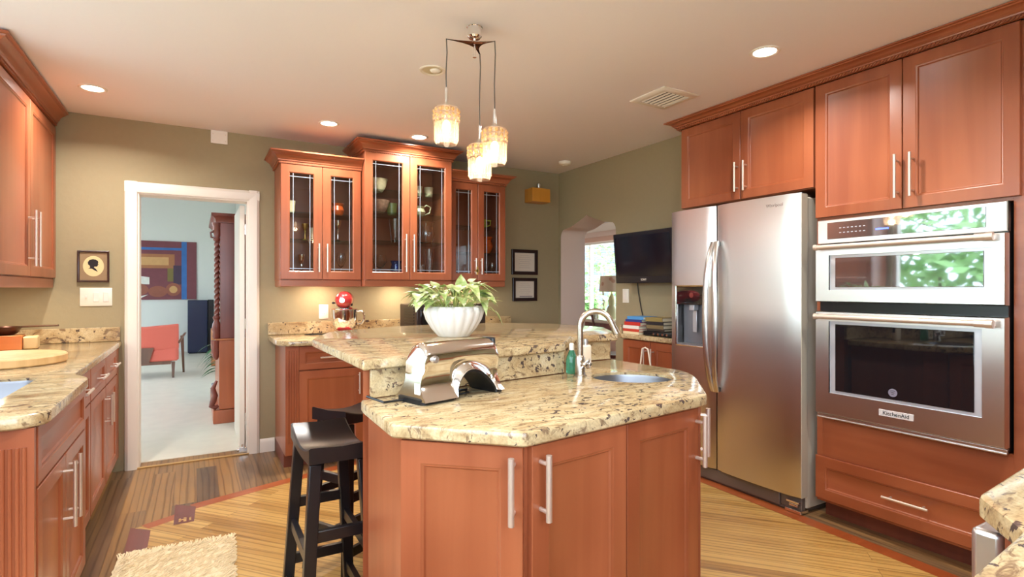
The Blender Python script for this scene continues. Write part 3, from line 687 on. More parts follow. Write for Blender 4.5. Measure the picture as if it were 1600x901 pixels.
# right cabinet
lathe_thing('teapot', VASE(.05,.075), (2.27,4.50,1.8355), M_lime, 'lime green teapot on top shelf of right glass cabinet', 'teapot', handle=[(.045,0,.015),(.085,0,.03),(.09,0,.07),(.045,0,.07)], spout=([(-.04,0,.03),(-.08,0,.07)],[.013,.008]))
item(VASE, 2.30,1.60,.075,.15,M_orange,'vase','large dark orange vase on middle shelf of right glass cabinet','vase', y=4.50)
item(CUP, 1.99,1.60,.05,.08,M_orange,'bowl','small orange bowl on middle shelf at left of right glass cabinet','bowl', y=4.55)
item(TALL, 1.97,1.363,.05,.22,M_glass,'glass_vase','tall clear vase at the left bottom of right glass cabinet','vase', y=4.47)
for k, x in enumerate((2.22,2.29,2.35)): item(WINE, x,1.363,.032,.15+.02*(k == 1),M_glass,'wine_glass','small clear stem glass at bottom of right glass cabinet, '+('left','middle','right')[k]+' of three','glass', y=4.45)

# ------------------------------------------------------------------ back base cabinets and counter
BC = thing('back_base_cabinet', 'cherry base cabinet with reeded corner post under the back counter', 'cabinet', (.54,4.14,0))
m = MB(); m.box(0,2.1,0,.555,.10,.874); m.build('carcass', M_wood, BC, bevel=.001, smooth=0)
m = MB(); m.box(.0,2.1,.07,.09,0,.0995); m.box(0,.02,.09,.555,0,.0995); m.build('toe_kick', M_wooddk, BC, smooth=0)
m = MB(); m.box(0,.088,-.02,-.0005,.105,.872)
for k in range(4): m.cyl((.018+.017*k,-.0205,.19),(.018+.017*k,-.0205,.84),.0045,n=8)
m.build('reeded_post', M_wood, BC)
x = .09
for k in range(4):
    wd = .46 if k < 3 else .50
    door(BC, x, .70, wd-.006, .168, -.02, name='drawer', rail=.045, hh=(x+.14,x+.30,.785))
    door(BC, x, .108, wd-.006, .584, -.02, hx=x+wd-.04, hz=(.50,.66)); x += wd
def countertop(name, outline, label, holes=(), z0=.876, z1=.914, rnd=.02, origin=None, edge=.008):
    p = round_poly(outline, rnd)
    m = MB(); m.slab(p, [(edge*.6,z0),(0,z0+edge*.6),(0,z1-edge),(edge*.3,z1-edge*.3),(edge,z1)], holes)
    return m
m = countertop('', [(.485,4.696,0),(.485,4.20,.02),(.555,4.075,.02),(2.68,4.075,0),(2.68,4.696,0)], '')
bct = thing('back_countertop', 'cream speckled granite countertop against back wall beneath glass cabinets', 'countertop', (.485,4.69,.876))
m.build('slab', M_granite, bct, world=True)
m = MB(); m.box(.485,2.68,4.674,4.697,.9145,1.012); m.build('backsplash', M_granite, bct, world=True, bevel=.003)

# stand mixer
MX = thing('stand_mixer', 'red stand mixer with steel bowl on the back counter', 'mixer', (1.02,4.42,.915), -.35)
M_red = mat('red_enamel', srgb(205,52,52), .15, coat=1)
m = MB(); m.slab(round_poly([(-.085,-.15),(.085,-.15),(.095,.12),(-.095,.12)], .06), [(0,0),(0,.022),(.012,.034)]); m.build('base', M_red, MX)
m = MB(); m.rings([[Vector((a*q, .06+b*q2, z)) for a, b in ellipse(0,0,.05,.045,20)] for z, q, q2 in ((.03,1.1,1.2),(.08,.85,1),(.16,.8,.95),(.215,1.0,1.1))]); m.build('column', M_red, MX)
m = MB(); rg = []
for k in range(13):
    t = k/12; yy = .13-.30*t; rr = .062*(max(0, 1-(abs(2*t-1))**3.2))**.5+.004
    rg.append([Vector((rr*1.05*math.cos(a), yy, .275+rr*math.sin(a)*1.05)) for a in [2*PI*j/20 for j in range(20)]])
m.rings(rg); m.build('motor_head', M_red, MX, smooth=60)
m = MB(); m.lathe([(.066,-.004),(.068,.0),(.068,.016),(.064,.020)], (0,-.05,.232), 24); m.cyl((0,-.05,.205),(0,-.05,.232),.035); m.build('trim_band', M_chrome, MX)
m = MB(); m.cyl((0,-.168,.275),(0,-.184,.275),.020); m.build('attachment_hub', M_chrome, MX)
m = MB(); m.cyl((-.06,.0,.25),(-.085,-.01,.252),.006); m.ball((-.09,-.01,.252),.010); m.build('speed_knob', M_blackpl, MX)
m = MB(); m.lathe([(.045,0),(.05,.006),(.06,.008),(.088,.05),(.10,.11),(.102,.165),(.105,.168),(.099,.168),(.097,.11),(.085,.052),(.05,.014),(.004,.012)], (0,-.05,.036), 32, cap1=False); bw = m.build('bowl', M_chrome, MX)
m = MB(); m.tube([(.095,-.05,.185),(.13,-.05,.19),(.148,-.05,.165),(.148,-.05,.115),(.13,-.05,.088),(.098,-.05,.088)], .008, 10); m.build('bowl_handle', M_chrome, bw)
m = MB(); m.tube([(-.10,.05,.02),(-.16,.0,.006),(-.24,-.06,.006),(-.30,-.03,.006),(-.27,.03,.006),(-.19,.02,.006)], .0035, 8); m.build('power_cord', M_blackpl, MX)

# toaster oven
TO = thing('toaster_oven', 'dark brown toaster oven with side vents behind the potted plant', 'oven', (1.53,4.19,.915))
m = MB(); m.box(0,.62,0,.42,.012,.235); m.build('body', mat('dark_brown_metal', srgb(48,36,32), .35), TO, bevel=.008)
m = MB(); 
for k in range(7): m.box(-.004,0,.06,.30,.05+.024*k,.062+.024*k)
m.build('side_vents', M_blackpl, TO)
m = MB(); m.box(.03,.45,-.012,-.0005,.04,.20); m.build('door', M_blackglass, TO, bevel=.003)
m = MB(); 
for z in (.07,.12,.17): m.cyl((.53,-.02,z),(.53,0,z),.016,n=16)
m.build('knobs', M_blackpl, TO)
m = MB()
for a in (.04,.58):
    for b in (.04,.38): m.cyl((a,b,0),(a,b,.014),.012)
m.build('feet', M_blackpl, TO)

# ------------------------------------------------------------------ left run
LU = thing('left_wall_cabinet', 'cherry wall cabinet above the left counter, long twin handles', 'cabinet', (-.833,3.40,0), PI/2)
m = MB(); m.box(0,1.295,0,.31,1.345,2.36); m.build('carcass', M_wood, LU, bevel=.001, smooth=0)
m = MB(); m.box(0,1.295,-.006,.012,1.285,1.3445); m.box(0,.012,.012,.30,1.285,1.3445); m.build('light_rail', M_woodx, LU, bevel=.003)
door(LU, .003,1.35,.640,1.0,-.02,.595,(1.405,1.72)); door(LU, .647,1.35,.640,1.0,-.02,.690,(1.405,1.72))
crown(LU, [(0,.31),(0,-.012),(1.293,-.012)], 2.362, h=.10, out=.075)

LB_ = thing('left_base_cabinet', 'cherry drawer and door base cabinets by the white doorway', 'cabinet', (-.49,2.99,0), PI/2)
m = MB(); m.box(0,1.70,0,.645,.10,.874); m.build('carcass', M_wood, LB_, bevel=.001, smooth=0)
m = MB(); m.box(0,1.70,.07,.09,0,.0995); m.build('toe_kick', M_wooddk, LB_, smooth=0)
for x0, x1, hx in ((.0,.52,None),(.53,1.06,1.02),(1.065,1.60,1.11)):
    door(LB_, x0+.003, .70, x1-x0-.006, .166, -.02, name='drawer', rail=.042, hh=((x0+x1)/2-.09,(x0+x1)/2+.09,.79))
    door(LB_, x0+.003, .108, x1-x0-.006, .584, -.02, hx=hx, hz=(.47,.65) if hx else None)
m = MB(); m.box(1.603,1.69,-.02,-.0005,.108,.87); m.build('filler_post', M_wood, LB_)
LS = thing('sink_base_cabinet', 'cherry sink base cabinet with reeded end panel at left picture edge', 'cabinet', (-.43,2.10,0), PI/2)
m = MB(); m.box(0,.86,0,.02,.10,.874); m.box(0,.02,.02,.685,.10,.874); m.box(.84,.86,.02,.685,.10,.874); m.box(0,.86,.685,.705,.10,.874); m.box(.02,.84,.02,.685,.10,.12); m.build('carcass', M_wood, LS, bevel=.001, smooth=0)
m = MB(); m.box(.02,.84,.07,.09,0,.0995); m.box(.02,.04,.09,.70,0,.0995); m.build('toe_kick', M_wooddk, LS, smooth=0)
door(LS, .025, .690, .81, .178, -.02, name='drawer', rail=.045)
door(LS, .025, .108, .402, .574, -.02, .380, (.43,.665)); door(LS, .431, .108, .402, .574, -.02, .480, (.43,.665))
m = MB(); m.box(-.020,-.0005,-.02,.70,.0,.874)
for yy in (.002,.018,.034,.050): m.cyl((-.0205,yy,.12),(-.0205,yy,.82),.0055,n=10)
m.build('reeded_end_panel', M_wood, LS)
SH = round_poly([(-.93,2.30),(-.56,2.30),(-.56,2.93),(-.93,2.93)], .06)
m = countertop('', [(XL+.003,4.696,0),(XL+.003,2.055,0),(-.445,2.055,.04),(-.382,2.105,.05),(-.382,2.84,.06),(-.455,2.985,.05),(-.455,4.696,0)], '', [SH])
lct = thing('left_countertop', 'cream granite countertop with cut-out sink beneath left wall cabinets', 'countertop', (-.8,3.4,.876))
m.build('slab', M_granite, lct, world=True)
m = MB(); m.box(XL+.003,-.462,4.674,4.697,.9145,1.012); m.box(XL+.003,XL+.026,2.06,4.673,.9145,1.012); m.build('backsplash', M_granite, lct, world=True, bevel=.003)
M_sinksteel = steel('sink_steel', (.26,.26,.28,1), .38, 'x', 0)
def sink(name, poly, depth, label, div=None, ztop=.904):
    m = MB(); L = [(.0006,ztop),(.004,ztop+.001),(.006,ztop-.01),(.014,ztop-depth+.03),(.035,ztop-depth)]
    rg = [[Vector((p[0], p[1], z)) for p in inset_poly(poly, i)] for i, z in L]
    m.rings(rg, False, True)
    c = (sum(p[0] for p in poly)/len(poly), sum(p[1] for p in poly)/len(poly))
    root = thing(name, label, 'sink', (c[0], c[1], ztop-depth))
    m.build('basin', M_sinksteel, root, world=True)
    q = MB(); q.lathe([(.042,.001),(.04,.004),(.03,.002),(.005,.001)], (0,0,0), 20); q.build('drain', M_chrome, root)
    return root
for o_ in (LS, LB_): pass
sk = sink('kitchen_sink', SH, .18, 'stainless double-bowl sink set in the left granite counter')
m = MB(); m.box(-.92,-.57,2.60,2.625,.72,.868); m.build('divider', M_sinksteel, sk, world=True, bevel=.008)
# things on the left counter
m = MB(); m.lathe([(.262,0),(.268,.006),(.268,.036),(.262,.042),(.004,.042)], n=48)
tag(m.build('cutting_board', wood('maple_blocks', srgb(196,150,92), srgb(226,188,132), 'z', .5, 1.6, 0), loc=(-.835,3.53,.915)), 'round maple cutting board on the left granite counter', 'cutting board')
gx = thing('wooden_box', 'small orange wooden box with cream end on left counter', 'box', (-.99,4.36,.915), .1)
m = MB(); m.box(-.10,.08,-.07,.07,0,.085); m.build('body', wood('box_orange', srgb(206,112,50), srgb(226,140,76), 'x'), gx, bevel=.003)
m = MB(); m.box(.081,.15,-.06,.06,.0,.075); m.build('end_block', mat('cream_block', srgb(206,180,130), .5), gx, bevel=.008)
pn = thing('sauce_pan', 'small dark pan with a long thin handle on the wooden box', 'pan', (-.99,4.36,1.0005))
m = MB(); m.lathe([(.035,0),(.055,.012),(.075,.05),(.072,.05),(.05,.016),(.004,.006)], n=28, cap1=False); m.build('bowl', mat('dark_pan', srgb(70,40,30), .35, .5), pn)
m = MB(); m.tube([(.07,0,.048),(.15,-.03,.052),(.26,-.08,.055)], .006, 8); m.build('handle', mat('pan_handle', srgb(96,74,60), .4, .6), pn)
ca = thing('steel_canister', 'steel appliance with dark blue top at left picture edge', 'appliance', (-.935,3.30,.9575))
m = MB(); m.slab(round_poly([(-.09,-.10),(.09,-.10),(.09,.10),(-.09,.10)], .03), [(0,0),(0,.16)]); m.build('body', M_plainsteel, ca)
m = MB(); m.slab(round_poly([(-.092,-.102),(.092,-.102),(.092,.102),(-.092,.102)], .03), [(0,.1605),(0,.21),(.01,.22)]); m.build('lid', mat('dark_blue_plastic', srgb(40,44,76), .25), ca)

# ------------------------------------------------------------------ island
ISL = thing('kitchen_island', 'cherry island cabinet with angled doors in the room centre', 'island', (1.0,1.9,0))
M_isl = M_wood
base = [(.490,1.80),(.490,1.460),(.748,1.232),(1.508,1.342),(1.775,1.640),(1.845,1.74),(1.825,2.20),(1.36,2.02),(.60,1.92)]
m = MB(); m.slab(base, [(0,.09),(0,.874)], [inset_poly(base,.02)]); m.build('carcass', M_wood, ISL, world=True, smooth=0)
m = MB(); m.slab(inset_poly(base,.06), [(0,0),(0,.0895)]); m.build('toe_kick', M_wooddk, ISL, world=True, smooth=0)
knee = [(.482,1.836),(1.375,1.972),(1.56,2.24),(1.855,2.235),(1.95,2.6),(1.75,2.95),(1.25,2.95),(1.05,2.55),(.98,1.96),(.498,1.874)]
m = MB(); m.slab(knee, [(0,0),(0,1.008)]); m.build('bar_wall', M_wood, ISL, world=True, smooth=0)
def face_door(p0, p1, a, b, zt, zb, hpos=None, hz=(.675,.848), lab=None):
    """door on the vertical face p0->p1 (viewer sees p0 at left), from fraction a..b metres"""
    P0 = Vector(p0); d = Vector(p1)-P0; L = d.length; d /= L; ang = math.atan2(d.y, d.x)
    o0 = P0+d*a
    m = MB(); m.rectloft(b-a, zt-zb, panel_prof(.02, .062))
    n = Vector((d.y, -d.x))*.0205
    loc = W[ISL].inverted() @ Vector((o0.x+n.x, o0.y+n.y, zb))
    dd = m.build('door', M_wood, ISL, loc=loc, rotz=ang)
    if hpos is not None: bar_handle(dd, hpos-a, hz[0]-zb, hz[1]-zb, r=.0082)
    return dd
L1 = (Vector((.748,1.232))-Vector((.49,1.46))).length
face_door((.490,1.460),(.748,1.232), .004, L1-.002, .868, .11, L1-.026)
L2 = (Vector((1.508,1.342))-Vector((.748,1.232))).length
face_door((.748,1.232),(1.508,1.342), .008, L2/2-.002, .868, .11, .036)
face_door((.748,1.232),(1.508,1.342), L2/2+.002, L2-.008, .868, .11, L2-.022)
L3 = (Vector((1.775,1.64))-Vector((1.508,1.342))).length
face_door((1.508,1.342),(1.775,1.640), .006, L3-.006, .868, .11, .075)
# lower counter
top = [(.463,1.755,.02),(.455,1.447,.012),(.722,1.188,.012),(1.530,1.304,.03),(1.808,1.603,.06),(1.888,1.73,.08),(1.868,2.20,.0),(1.54,2.20,.0),(1.375,1.945,0),(.470,1.812,0)]
SI = ellipse(1.557,1.715,.165,.130,40,-.62)
m = countertop('', top, '', [SI])
ict = thing('island_countertop', 'lower cream granite countertop of the island with round sink', 'countertop', (1.1,1.6,.876))
m.build('slab', M_granite, ict, world=True)
ris = [(.502,1.815),(1.382,1.950),(1.565,2.215),(1.862,2.212),(1.862,2.232),(1.56,2.236),(1.373,1.970),(.502,1.834)]
m = MB(); m.slab(ris, [(0,.9145),(0,1.0085)]); m.build('riser', M_granite, ict, world=True, bevel=.002)
sink('island_sink', SI, .16, 'small oval stainless bar sink in island granite')
bar = [(.471,1.800,.008),(1.370,1.928,.02),(1.60,2.19,.02),(1.895,2.19,.02),(2.16,2.63,.08),(2.07,3.07,.1),(1.75,3.36,.15),(1.10,3.34,.1),(.63,3.10,.08),(.464,2.68,.03)]
m = countertop('', bar, '', z0=1.010, z1=1.045)
o = m.build('bar_countertop', M_granite, origin=(1.1,2.2,1.010)); tag(o, 'raised cream granite bar top on the island', 'countertop')

# faucet
FA = thing('bar_faucet', 'brushed nickel gooseneck faucet beside the island sink', 'faucet', (1.395,1.852,.9145))
M_fauc = mat('faucet_nickel', srgb(196,186,174), .25, 1)
m = MB(); m.lathe([(.028,0),(.028,.004),(.022,.006),(.021,.075),(.016,.085)], n=24); m.build('base', M_fauc, FA)
pts = [(0,0,.08),(0,0,.15)]
ca_ = Vector((.62,-.45,0)).normalized()
R = .066
pts.append((0,0,.205))
for k in range(1, 13): 
    t = PI*k/12*.90; pts.append(tuple(ca_*(R-R*math.cos(t)) + Vector((0,0,.205+R*math.sin(t)))))
e = Vector(pts[-1]); dd_ = (e-Vector(pts[-2])).normalized(); pts.append(tuple(e+dd_*.03))
m = MB(); m.tube(pts, .0125, 16); e2 = Vector(pts[-1]); m.tube([e2, e2+dd_*.022], [.0145,.0145], 16); m.build('spout', M_fauc, FA)
for sg in (-1, 1):
    v = Vector((.55,-.55,0)) if sg > 0 else Vector((-.1,-.6,0))
    v.normalize(); m = MB(); m.cyl((0,0,.045), tuple(v*.034+Vector((0,0,.05))), .010, n=12)
    c = v*.038+Vector((0,0,.052)); a = v.cross(Vector((0,0,1))); m.ball(c, .012)
    for q in range(4):
        t = PI/4+PI/2*q; w_ = a*math.cos(t)*.024+Vector((0,0,1))*math.sin(t)*.024; m.cyl(c, c+w_, .0055, .0045, n=8)
    m.build('cross_handle', M_fauc, FA)
SD = thing('soap_bottle', 'white soap bottle with grey cap behind the island faucet', 'bottle', (1.56,2.03,.9145), .2)
m = MB(); m.slab(round_poly([(-.026,-.018),(.026,-.018),(.026,.018),(-.026,.018)], .012), [(.002,0),(0,.004),(0,.098),(.006,.105)]); m.build('body', mat('cream_plastic', srgb(240,226,202), .35), SD)
m = MB(); m.cyl((0,0,.105),(0,0,.128),.012); m.cyl((0,0,.128),(0,0,.132),.009); m.build('cap', M_plainsteel, SD)
m = MB(); m.box(.0262,.0268,-.01,.01,.05,.085); m.build('label_mark', M_blackpl, SD)
GB = thing('green_bottle', 'green clear dish soap bottle in the corner behind faucet', 'bottle', (1.405,1.925,.9145))
m = MB(); m.lathe([(.022,0),(.025,.006),(.025,.06),(.016,.085),(.010,.10),(.004,.10)], n=20); m.build('body', mat('green_bottle_glass', (.10,.45,.28,1), .08, trans=.7), GB)
m = MB(); m.lathe([(.011,.1005),(.011,.125),(.007,.13),(.004,.13)], n=16); m.build('cap', M_whiteplastic, GB)

# chrome saddle-shaped toaster
TS = thing('chrome_toaster', 'polished chrome arched toaster with black base on island counter', 'toaster', (.620,1.692,.9145), .27)
LT, HT = .315, .180
def arch_z(s):
    a, b = .105, .285
    if s <= a or s >= b: return .0
    t = (s-a)/(b-a); return .084*(math.sin(PI*t**.72))**.72
def shell(off, s0, s1, n=52):
    rg = []
    for k in range(n+1):
        s_ = s0+(s1-s0)*k/n; zl = arch_z(s_)
        zt = HT - .004*abs(s_/LT-.5)
        edge = min(s_, LT-s_)
        if edge < .016: zt -= .016*(1-math.sqrt(max(0, 1-((.016-edge)/.016)**2)))
        R_ = .052; zc = zt-R_; half = []
        for j in range(19):
            u = j/18
            z = zl+(zt-zl)*math.sin(u*PI/2)**1.0 if False else zl+(zt-zl)*(1-(1-u)**1.5)
            if z > zc: h = R_*math.sqrt(max(0, 1-((z-zc)/R_)**2))
            else: h = R_-.012*math.sin(PI*min(1, (zc-z)/max(.02, zc-zl)))**2
            h += .022*math.exp(-(z-zl)/.016) + (.010*max(0, 1-z/.09) if s_ < .105 or s_ > .285 else 0)
            lean = -.030*max(0, 1-s_/.09)*(1-z/HT)**1.3
            half.append((s_+lean, h, z))
        rg.append([Vector((a, -h, z)) for a, h, z in half]+[Vector((a, h, z)) for a, h, z in half[::-1][1:]])
    return rg
m = MB(); m.rings(shell(0, 0, LT)); m.build('shell', M_chrome, TS, smooth=50, loc=(0,0,.010))
def foot(s0, s1, nm):
    m = MB(); m.slab(round_poly([(s0,-.070),(s1,-.070),(s1,.070),(s0,.070)], .02), [(0,0),(0,.016),(.006,.020)]); m.build(nm, M_blackpl, TS)
foot(-.034,.108,'foot'); foot(.283,LT+.006,'foot')
m = MB()
pr = [(.105+.180*k/20, arch_z(.105+.180*k/20)) for k in range(21)]
rg = [[Vector((s_, -.0690, z+.014)), Vector((s_, .0690, z+.014)), Vector((s_, .0690, z+.001)), Vector((s_, -.0690, z+.001))] for s_, z in pr]
m.rings(rg); m.build('arch_lining', M_blackpl, TS, smooth=60)
m = MB(); m.cyl((.030,-.040,.138),(.030,-.060,.138),.012,n=20); m.cyl((.030,-.060,.138),(.030,-.065,.138),.007,n=20); m.build('dial', M_plainsteel, TS)
m = MB(); m.box(LT-.008,LT+.008,-.03,.03,.11,HT+.010); m.build('end_lever', M_blackpl, TS, bevel=.006)
m = MB(); m.box(-.024,-.0225,-.05,-.02,.03,.065); m.build('rating_label', M_whiteplastic, TS, loc=(-.002,0,0))
m = MB(); m.tube([(.02,.07,.008),(-.03,.03,.006),(-.10,.04,.006),(-.125,.10,.02)], .004, 8); m.build('power_cord', M_blackpl, TS); m = MB()
m.tube([(.10,.02,.006),(.14,-.03,.006),(.20,-.02,.006),(.22,.03,.006),(.17,.06,.006),(.12,.04,.008),(.15,-.01,.012),(.21,.0,.012)], .0035, 8); m.build('coiled_cord', M_blackpl, TS)

# potted pothos
PT = thing('potted_plant', 'pale green leafy plant in white fluted bowl on the raised bar', 'plant', (1.102,2.490,1.0455)); PT.scale = (1.12,1.12,1.10)
flute = lambda t, z: .97+.06*abs(math.cos(t*9))*min(1, z/.05)
m = MB(); m.lathe([(.070,0),(.074,.003),(.098,.035),(.120,.075),(.130,.108),(.127,.128),(.118,.134),(.112,.130),(.118,.105),(.10,.06),(.02,.05)], n=108, fn=flute); m.build('pot', mat('white_glaze', srgb(222,218,212), .25), PT, smooth=60)
m = MB(); m.cyl((0,0,.105),(0,0,.112),.116,n=32); m.build('soil', mat('soil', srgb(70,52,38), .95, 0, .5, 80), PT)
def pothos_leaf(m, base, dirv, L, wd, droop):
    d = Vector(dirv).normalized(); side = d.cross(Vector((0,0,1))); side = side.normalized() if side.length > .05 else Vector((1,0,0)); up = side.cross(d).normalized()
    n = 6; left = []; mid = []; right = []
    for k in range(n+1):
        t = k/n; wk = wd*(math.sin(PI*min(1, t*.93+.10)**.62))*(1-.12*t); wk = max(wk, 0) if t < 1 else 0
        c = Vector(base)+d*L*t - Vector((0,0,1))*droop*t*t*L
        mid.append(m.v(*c)); left.append(m.v(*(c+side*wk+up*wk*.32))); right.append(m.v(*(c-side*wk+up*wk*.32)))
    for k in range(n):
        m.face([left[k], mid[k], mid[k+1], left[k+1]]); m.face([mid[k], right[k], right[k+1], mid[k+1]])
mt_, N_, L_, B_ = newmat('variegated_leaf')
tc = N_.new('ShaderNodeTexCoord'); nz = N_.new('ShaderNodeTexNoise'); nz.inputs['Scale'].default_value = 38; nz.inputs['Detail'].default_value = 3; L_.new(tc.outputs['Object'], nz.inputs['Vector'])
rr_ = ramp(N_, [(.32, srgb(140,166,88)), (.5, srgb(176,194,124)), (.64, srgb(214,216,172))]); L_.new(nz.outputs[0], rr_.inputs[0]); L_.new(rr_.outputs[0], B_.inputs['Base Color'])
B_.inputs['Roughness'].default_value = .4; B_.inputs['Subsurface Weight'].default_value = 0; M_pothos = mt_
rnd = random.Random(11); m = MB(); st = MB()
for k in range(78):
    t = rnd.uniform(0, 2*PI); q = rnd.random(); r0 = .02+.09*rnd.random()
    reach = .05+.10*rnd.random(); hz = .06+.095*rnd.random()*(1.15-q*.4)
    b0 = Vector((r0*math.cos(t)*.8, r0*math.sin(t)*.8, .11))
    b1 = b0+Vector((math.cos(t)*reach*.75, math.sin(t)*reach*.6, hz*(1.15-.9*reach/.15)+.02))
    st.tube([b0, (b0+b1)/2+Vector((0,0,.02)), b1], .0016, 5)
    pothos_leaf(m, b1, (math.cos(t)+rnd.gauss(0,.45), math.sin(t)+rnd.gauss(0,.45), rnd.uniform(-.35,.75)), rnd.uniform(.055,.088), rnd.uniform(.021,.034), rnd.uniform(.1,.7))
for p, dv, L in (((.02,-.02,.21),(.05,0,1),.085),((.09,-.03,.19),(.2,0,1),.07),((.14,-.06,.15),(.8,-.4,.25),.07),((.155,-.09,.11),(.5,-.3,-.8),.065),((-.10,-.06,.15),(-.9,-.2,.2),.06),((-.145,-.02,.15),(-1,-.3,-.4),.05),((.10,-.07,.125),(.9,-.4,-.1),.06)):
    pothos_leaf(m, p, dv, L, L*.36, .2); st.tube([(p[0]*.6,p[1]*.6,.11),(p[0]*.9,p[1]*.9,.14 if p[2] > .14 else .13),p], .0016, 5)
m.build('leaves', M_pothos, PT, smooth=60); st.build('stems', mat('stem_green', srgb(176,190,110), .5), PT)

# ------------------------------------------------------------------ stools
def make_stool(label, loc, rz):
    r = thing('bar_stool', label, 'stool', loc, rz, 'black saddle-seat bar stools at the island')
    m = MB(); rg = []; n = 14; L, wd = .205, .108
    for k in range(n+1):
        t = -1+2*k/n; zt = .700+.040*abs(t)**1.9; zb = .672+.012*abs(t)**2
        y = L*t
        rg.append([Vector((-wd,y,zb)),Vector((wd,y,zb)),Vector((wd,y,zt-.004)),Vector((wd-.006,y,zt)),Vector((0,y,zt-.006)),Vector((-wd+.006,y,zt)),Vector((-wd,y,zt-.004))])
    m.rings(rg); m.build('seat', M_black, r, smooth=30)
    ft = {}
    for sx in (-1,1):
        for sy in (-1,1):
            m = MB(); a = Vector((sx*.082,sy*.165,.674)); b = Vector((sx*.125,sy*.215,0)); ft[sx,sy] = (a,b)
            m.bar(a, b, .040, .036); m.build('leg', M_black, r, bevel=.003)
    def at(sx, sy, z): a, b = ft[sx,sy]; return b+(a-b)*(z/.674)
    for sy in (-1,1):
        for z in (.20,.43) : 
            m = MB(); m.bar(at(-1,sy,z), at(1,sy,z), .022, .040); m.build('stretcher', M_black, r, bevel=.002)
    for sx in (-1,1):
        for z in (.12,.35):
            m = MB(); m.bar(at(sx,-1,z), at(sx,1,z), .022, .040); m.build('stretcher', M_black, r, bevel=.002)
    return r
s1 = make_stool('nearer black wooden bar stool pulled beside the island bar', (.436,2.145,.0), 0)
s2 = dup(s1, (.690,2.640,0), math.radians(-60), 'farther black wooden bar stool, mostly hidden behind the nearer stool')

# ------------------------------------------------------------------ front right counter
m = countertop('', [(.62,-.455,0),(.62,.295,.02),(1.085,.335,.015),(1.200,.432,.02),(1.60,.465,0),(3.0,.465,0),(3.0,-.455,0)], '')
tag(m.build('front_countertop', M_granite, origin=(1.5,0,.876)), 'cream granite countertop at the bottom right picture corner', 'countertop')
FB = thing('front_base_cabinet', 'cherry base cabinet beneath the bottom right granite counter', 'cabinet', (1.8,0,0))
m = MB(); m.slab([(.64,-.45),(.64,.262),(1.10,.300),(1.205,.395),(1.60,.43),(2.98,.43),(2.98,-.45)], [(0,.10),(0,.874)]); m.build('carcass', M_wood, FB, world=True, smooth=0)
m = MB(); m.slab([(.70,-.45),(.70,.20),(1.10,.24),(1.22,.32),(2.98,.36),(2.98,-.45)], [(0,0),(0,.0995)]); m.build('toe_kick', M_wooddk, FB, world=True, smooth=0)
m = MB(); m.box(1.225,1.60,.405,.452,.745,.846); m.build('steel_handle', M_plainsteel, FB, world=True, bevel=.010, seg=3)

# ------------------------------------------------------------------ low cabinet under the television
TC = thing('small_base_cabinet', 'shallow two-door cherry cabinet under the wall television', 'cabinet', (3.045,3.44,0), RZ)
m = MB(); m.box(0,.60,0,.21,.10,.874); m.build('carcass', M_wood, TC, smooth=0, bevel=.001)
m = MB(); m.box(0,.60,.05,.06,0,.0995); m.build('toe_kick', M_wooddk, TC, smooth=0)
door(TC, .003,.108,.307,.760,-.02,.275,(.64,.82)); door(TC, .316,.108,.282,.760,-.02,.350,(.64,.82))
o = thing('child_lock', 'white child safety lock looped over the small cabinet handles', 'lock', (2.974,3.128,.70))
m = MB(); m.tube([(0,.06,-.06),(0,.036,.09),(0,.03,.118),(0,.0,.128),(0,-.03,.118),(0,-.036,.09),(0,-.07,-.06)], .006, 8); m.build('strap', M_whiteplastic, o)
m = countertop('', [(3.005,3.455),(3.005,2.84,0),(3.256,2.84,0),(3.256,3.455,0)], '')
tc_ = thing('small_countertop', 'short cream granite counter with books below the television', 'countertop', (3.1,3.1,.876))
m.build('slab', M_granite, tc_, world=True)
m = MB(); m.box(3.02,3.256,3.456,3.476,.876,.985); m.build('side_splash', M_granite, tc_, world=True, bevel=.002)
# books: (name, y0,y1, thick, x0,x1, yaw, cover, page, label)
def book(y, x, z, ly, lx, th, yaw, col, label, nm='book'):
    r = thing(nm, label, 'book', (x, y, z), yaw, 'books stacked below the television')
    mc = mat('cover', col, .4)
    m = MB(); m.box(-lx/2,lx/2,-ly/2,ly/2,0,.003); m.box(-lx/2,lx/2,-ly/2,ly/2,th-.003,th); m.box(-lx/2,-lx/2+.003,-ly/2,ly/2,.003,th-.003); m.build('cover', mc, r, smooth=0)
    m = MB(); m.box(-lx/2+.003,lx/2-.004,-ly/2+.004,ly/2-.004,.003,th-.003); m.build('pages', mat('paper', srgb(232,222,196), .8), r, smooth=0)
    return th
z = .9145
for th, col, lab, dy in ((.020, srgb(226,208,168), 'cream book at the bottom of the left book stack', 0),
                        (.022, srgb(196,70,52), 'red and orange book, second from bottom of left stack', .0),
                        (.026, srgb(232,226,214), 'white book in the middle of the left stack', .0),
                        (.028, srgb(190,54,44), 'red book above the white one in left stack', -.015),
                        (.020, srgb(46,62,130), 'dark blue book near the top of the left stack', -.03),
                        (.024, srgb(84,150,206), 'light blue book on top of the left book stack', -.05)):
    book(3.345+dy, 3.10, z, .185, .15, th, .0, col, lab); z += th+.0006
z = .9145+.040
zz = .9145+.0405
for th, col, lab, dy in ((.016, srgb(60,50,44), 'dark thin book on the disc player', -.01),(.028, srgb(120,104,74), 'olive brown book in the right stack above disc player', 0),(.026, srgb(44,40,44), 'black book with pale pages in the right stack', .0),(.030, srgb(142,124,74), 'thick olive book topping the right stack', .01)):
    book(3.09+dy, 3.11, zz, .18, .15, th, 0, col, lab); zz += th+.0006
DV = thing('disc_player', 'small black disc player with round knobs beneath books', 'player', (3.10,3.04,.9145))
m = MB(); m.box(-.085,.10,-.16,.155,.003,.038); m.build('body', M_blackpl, DV, bevel=.006)
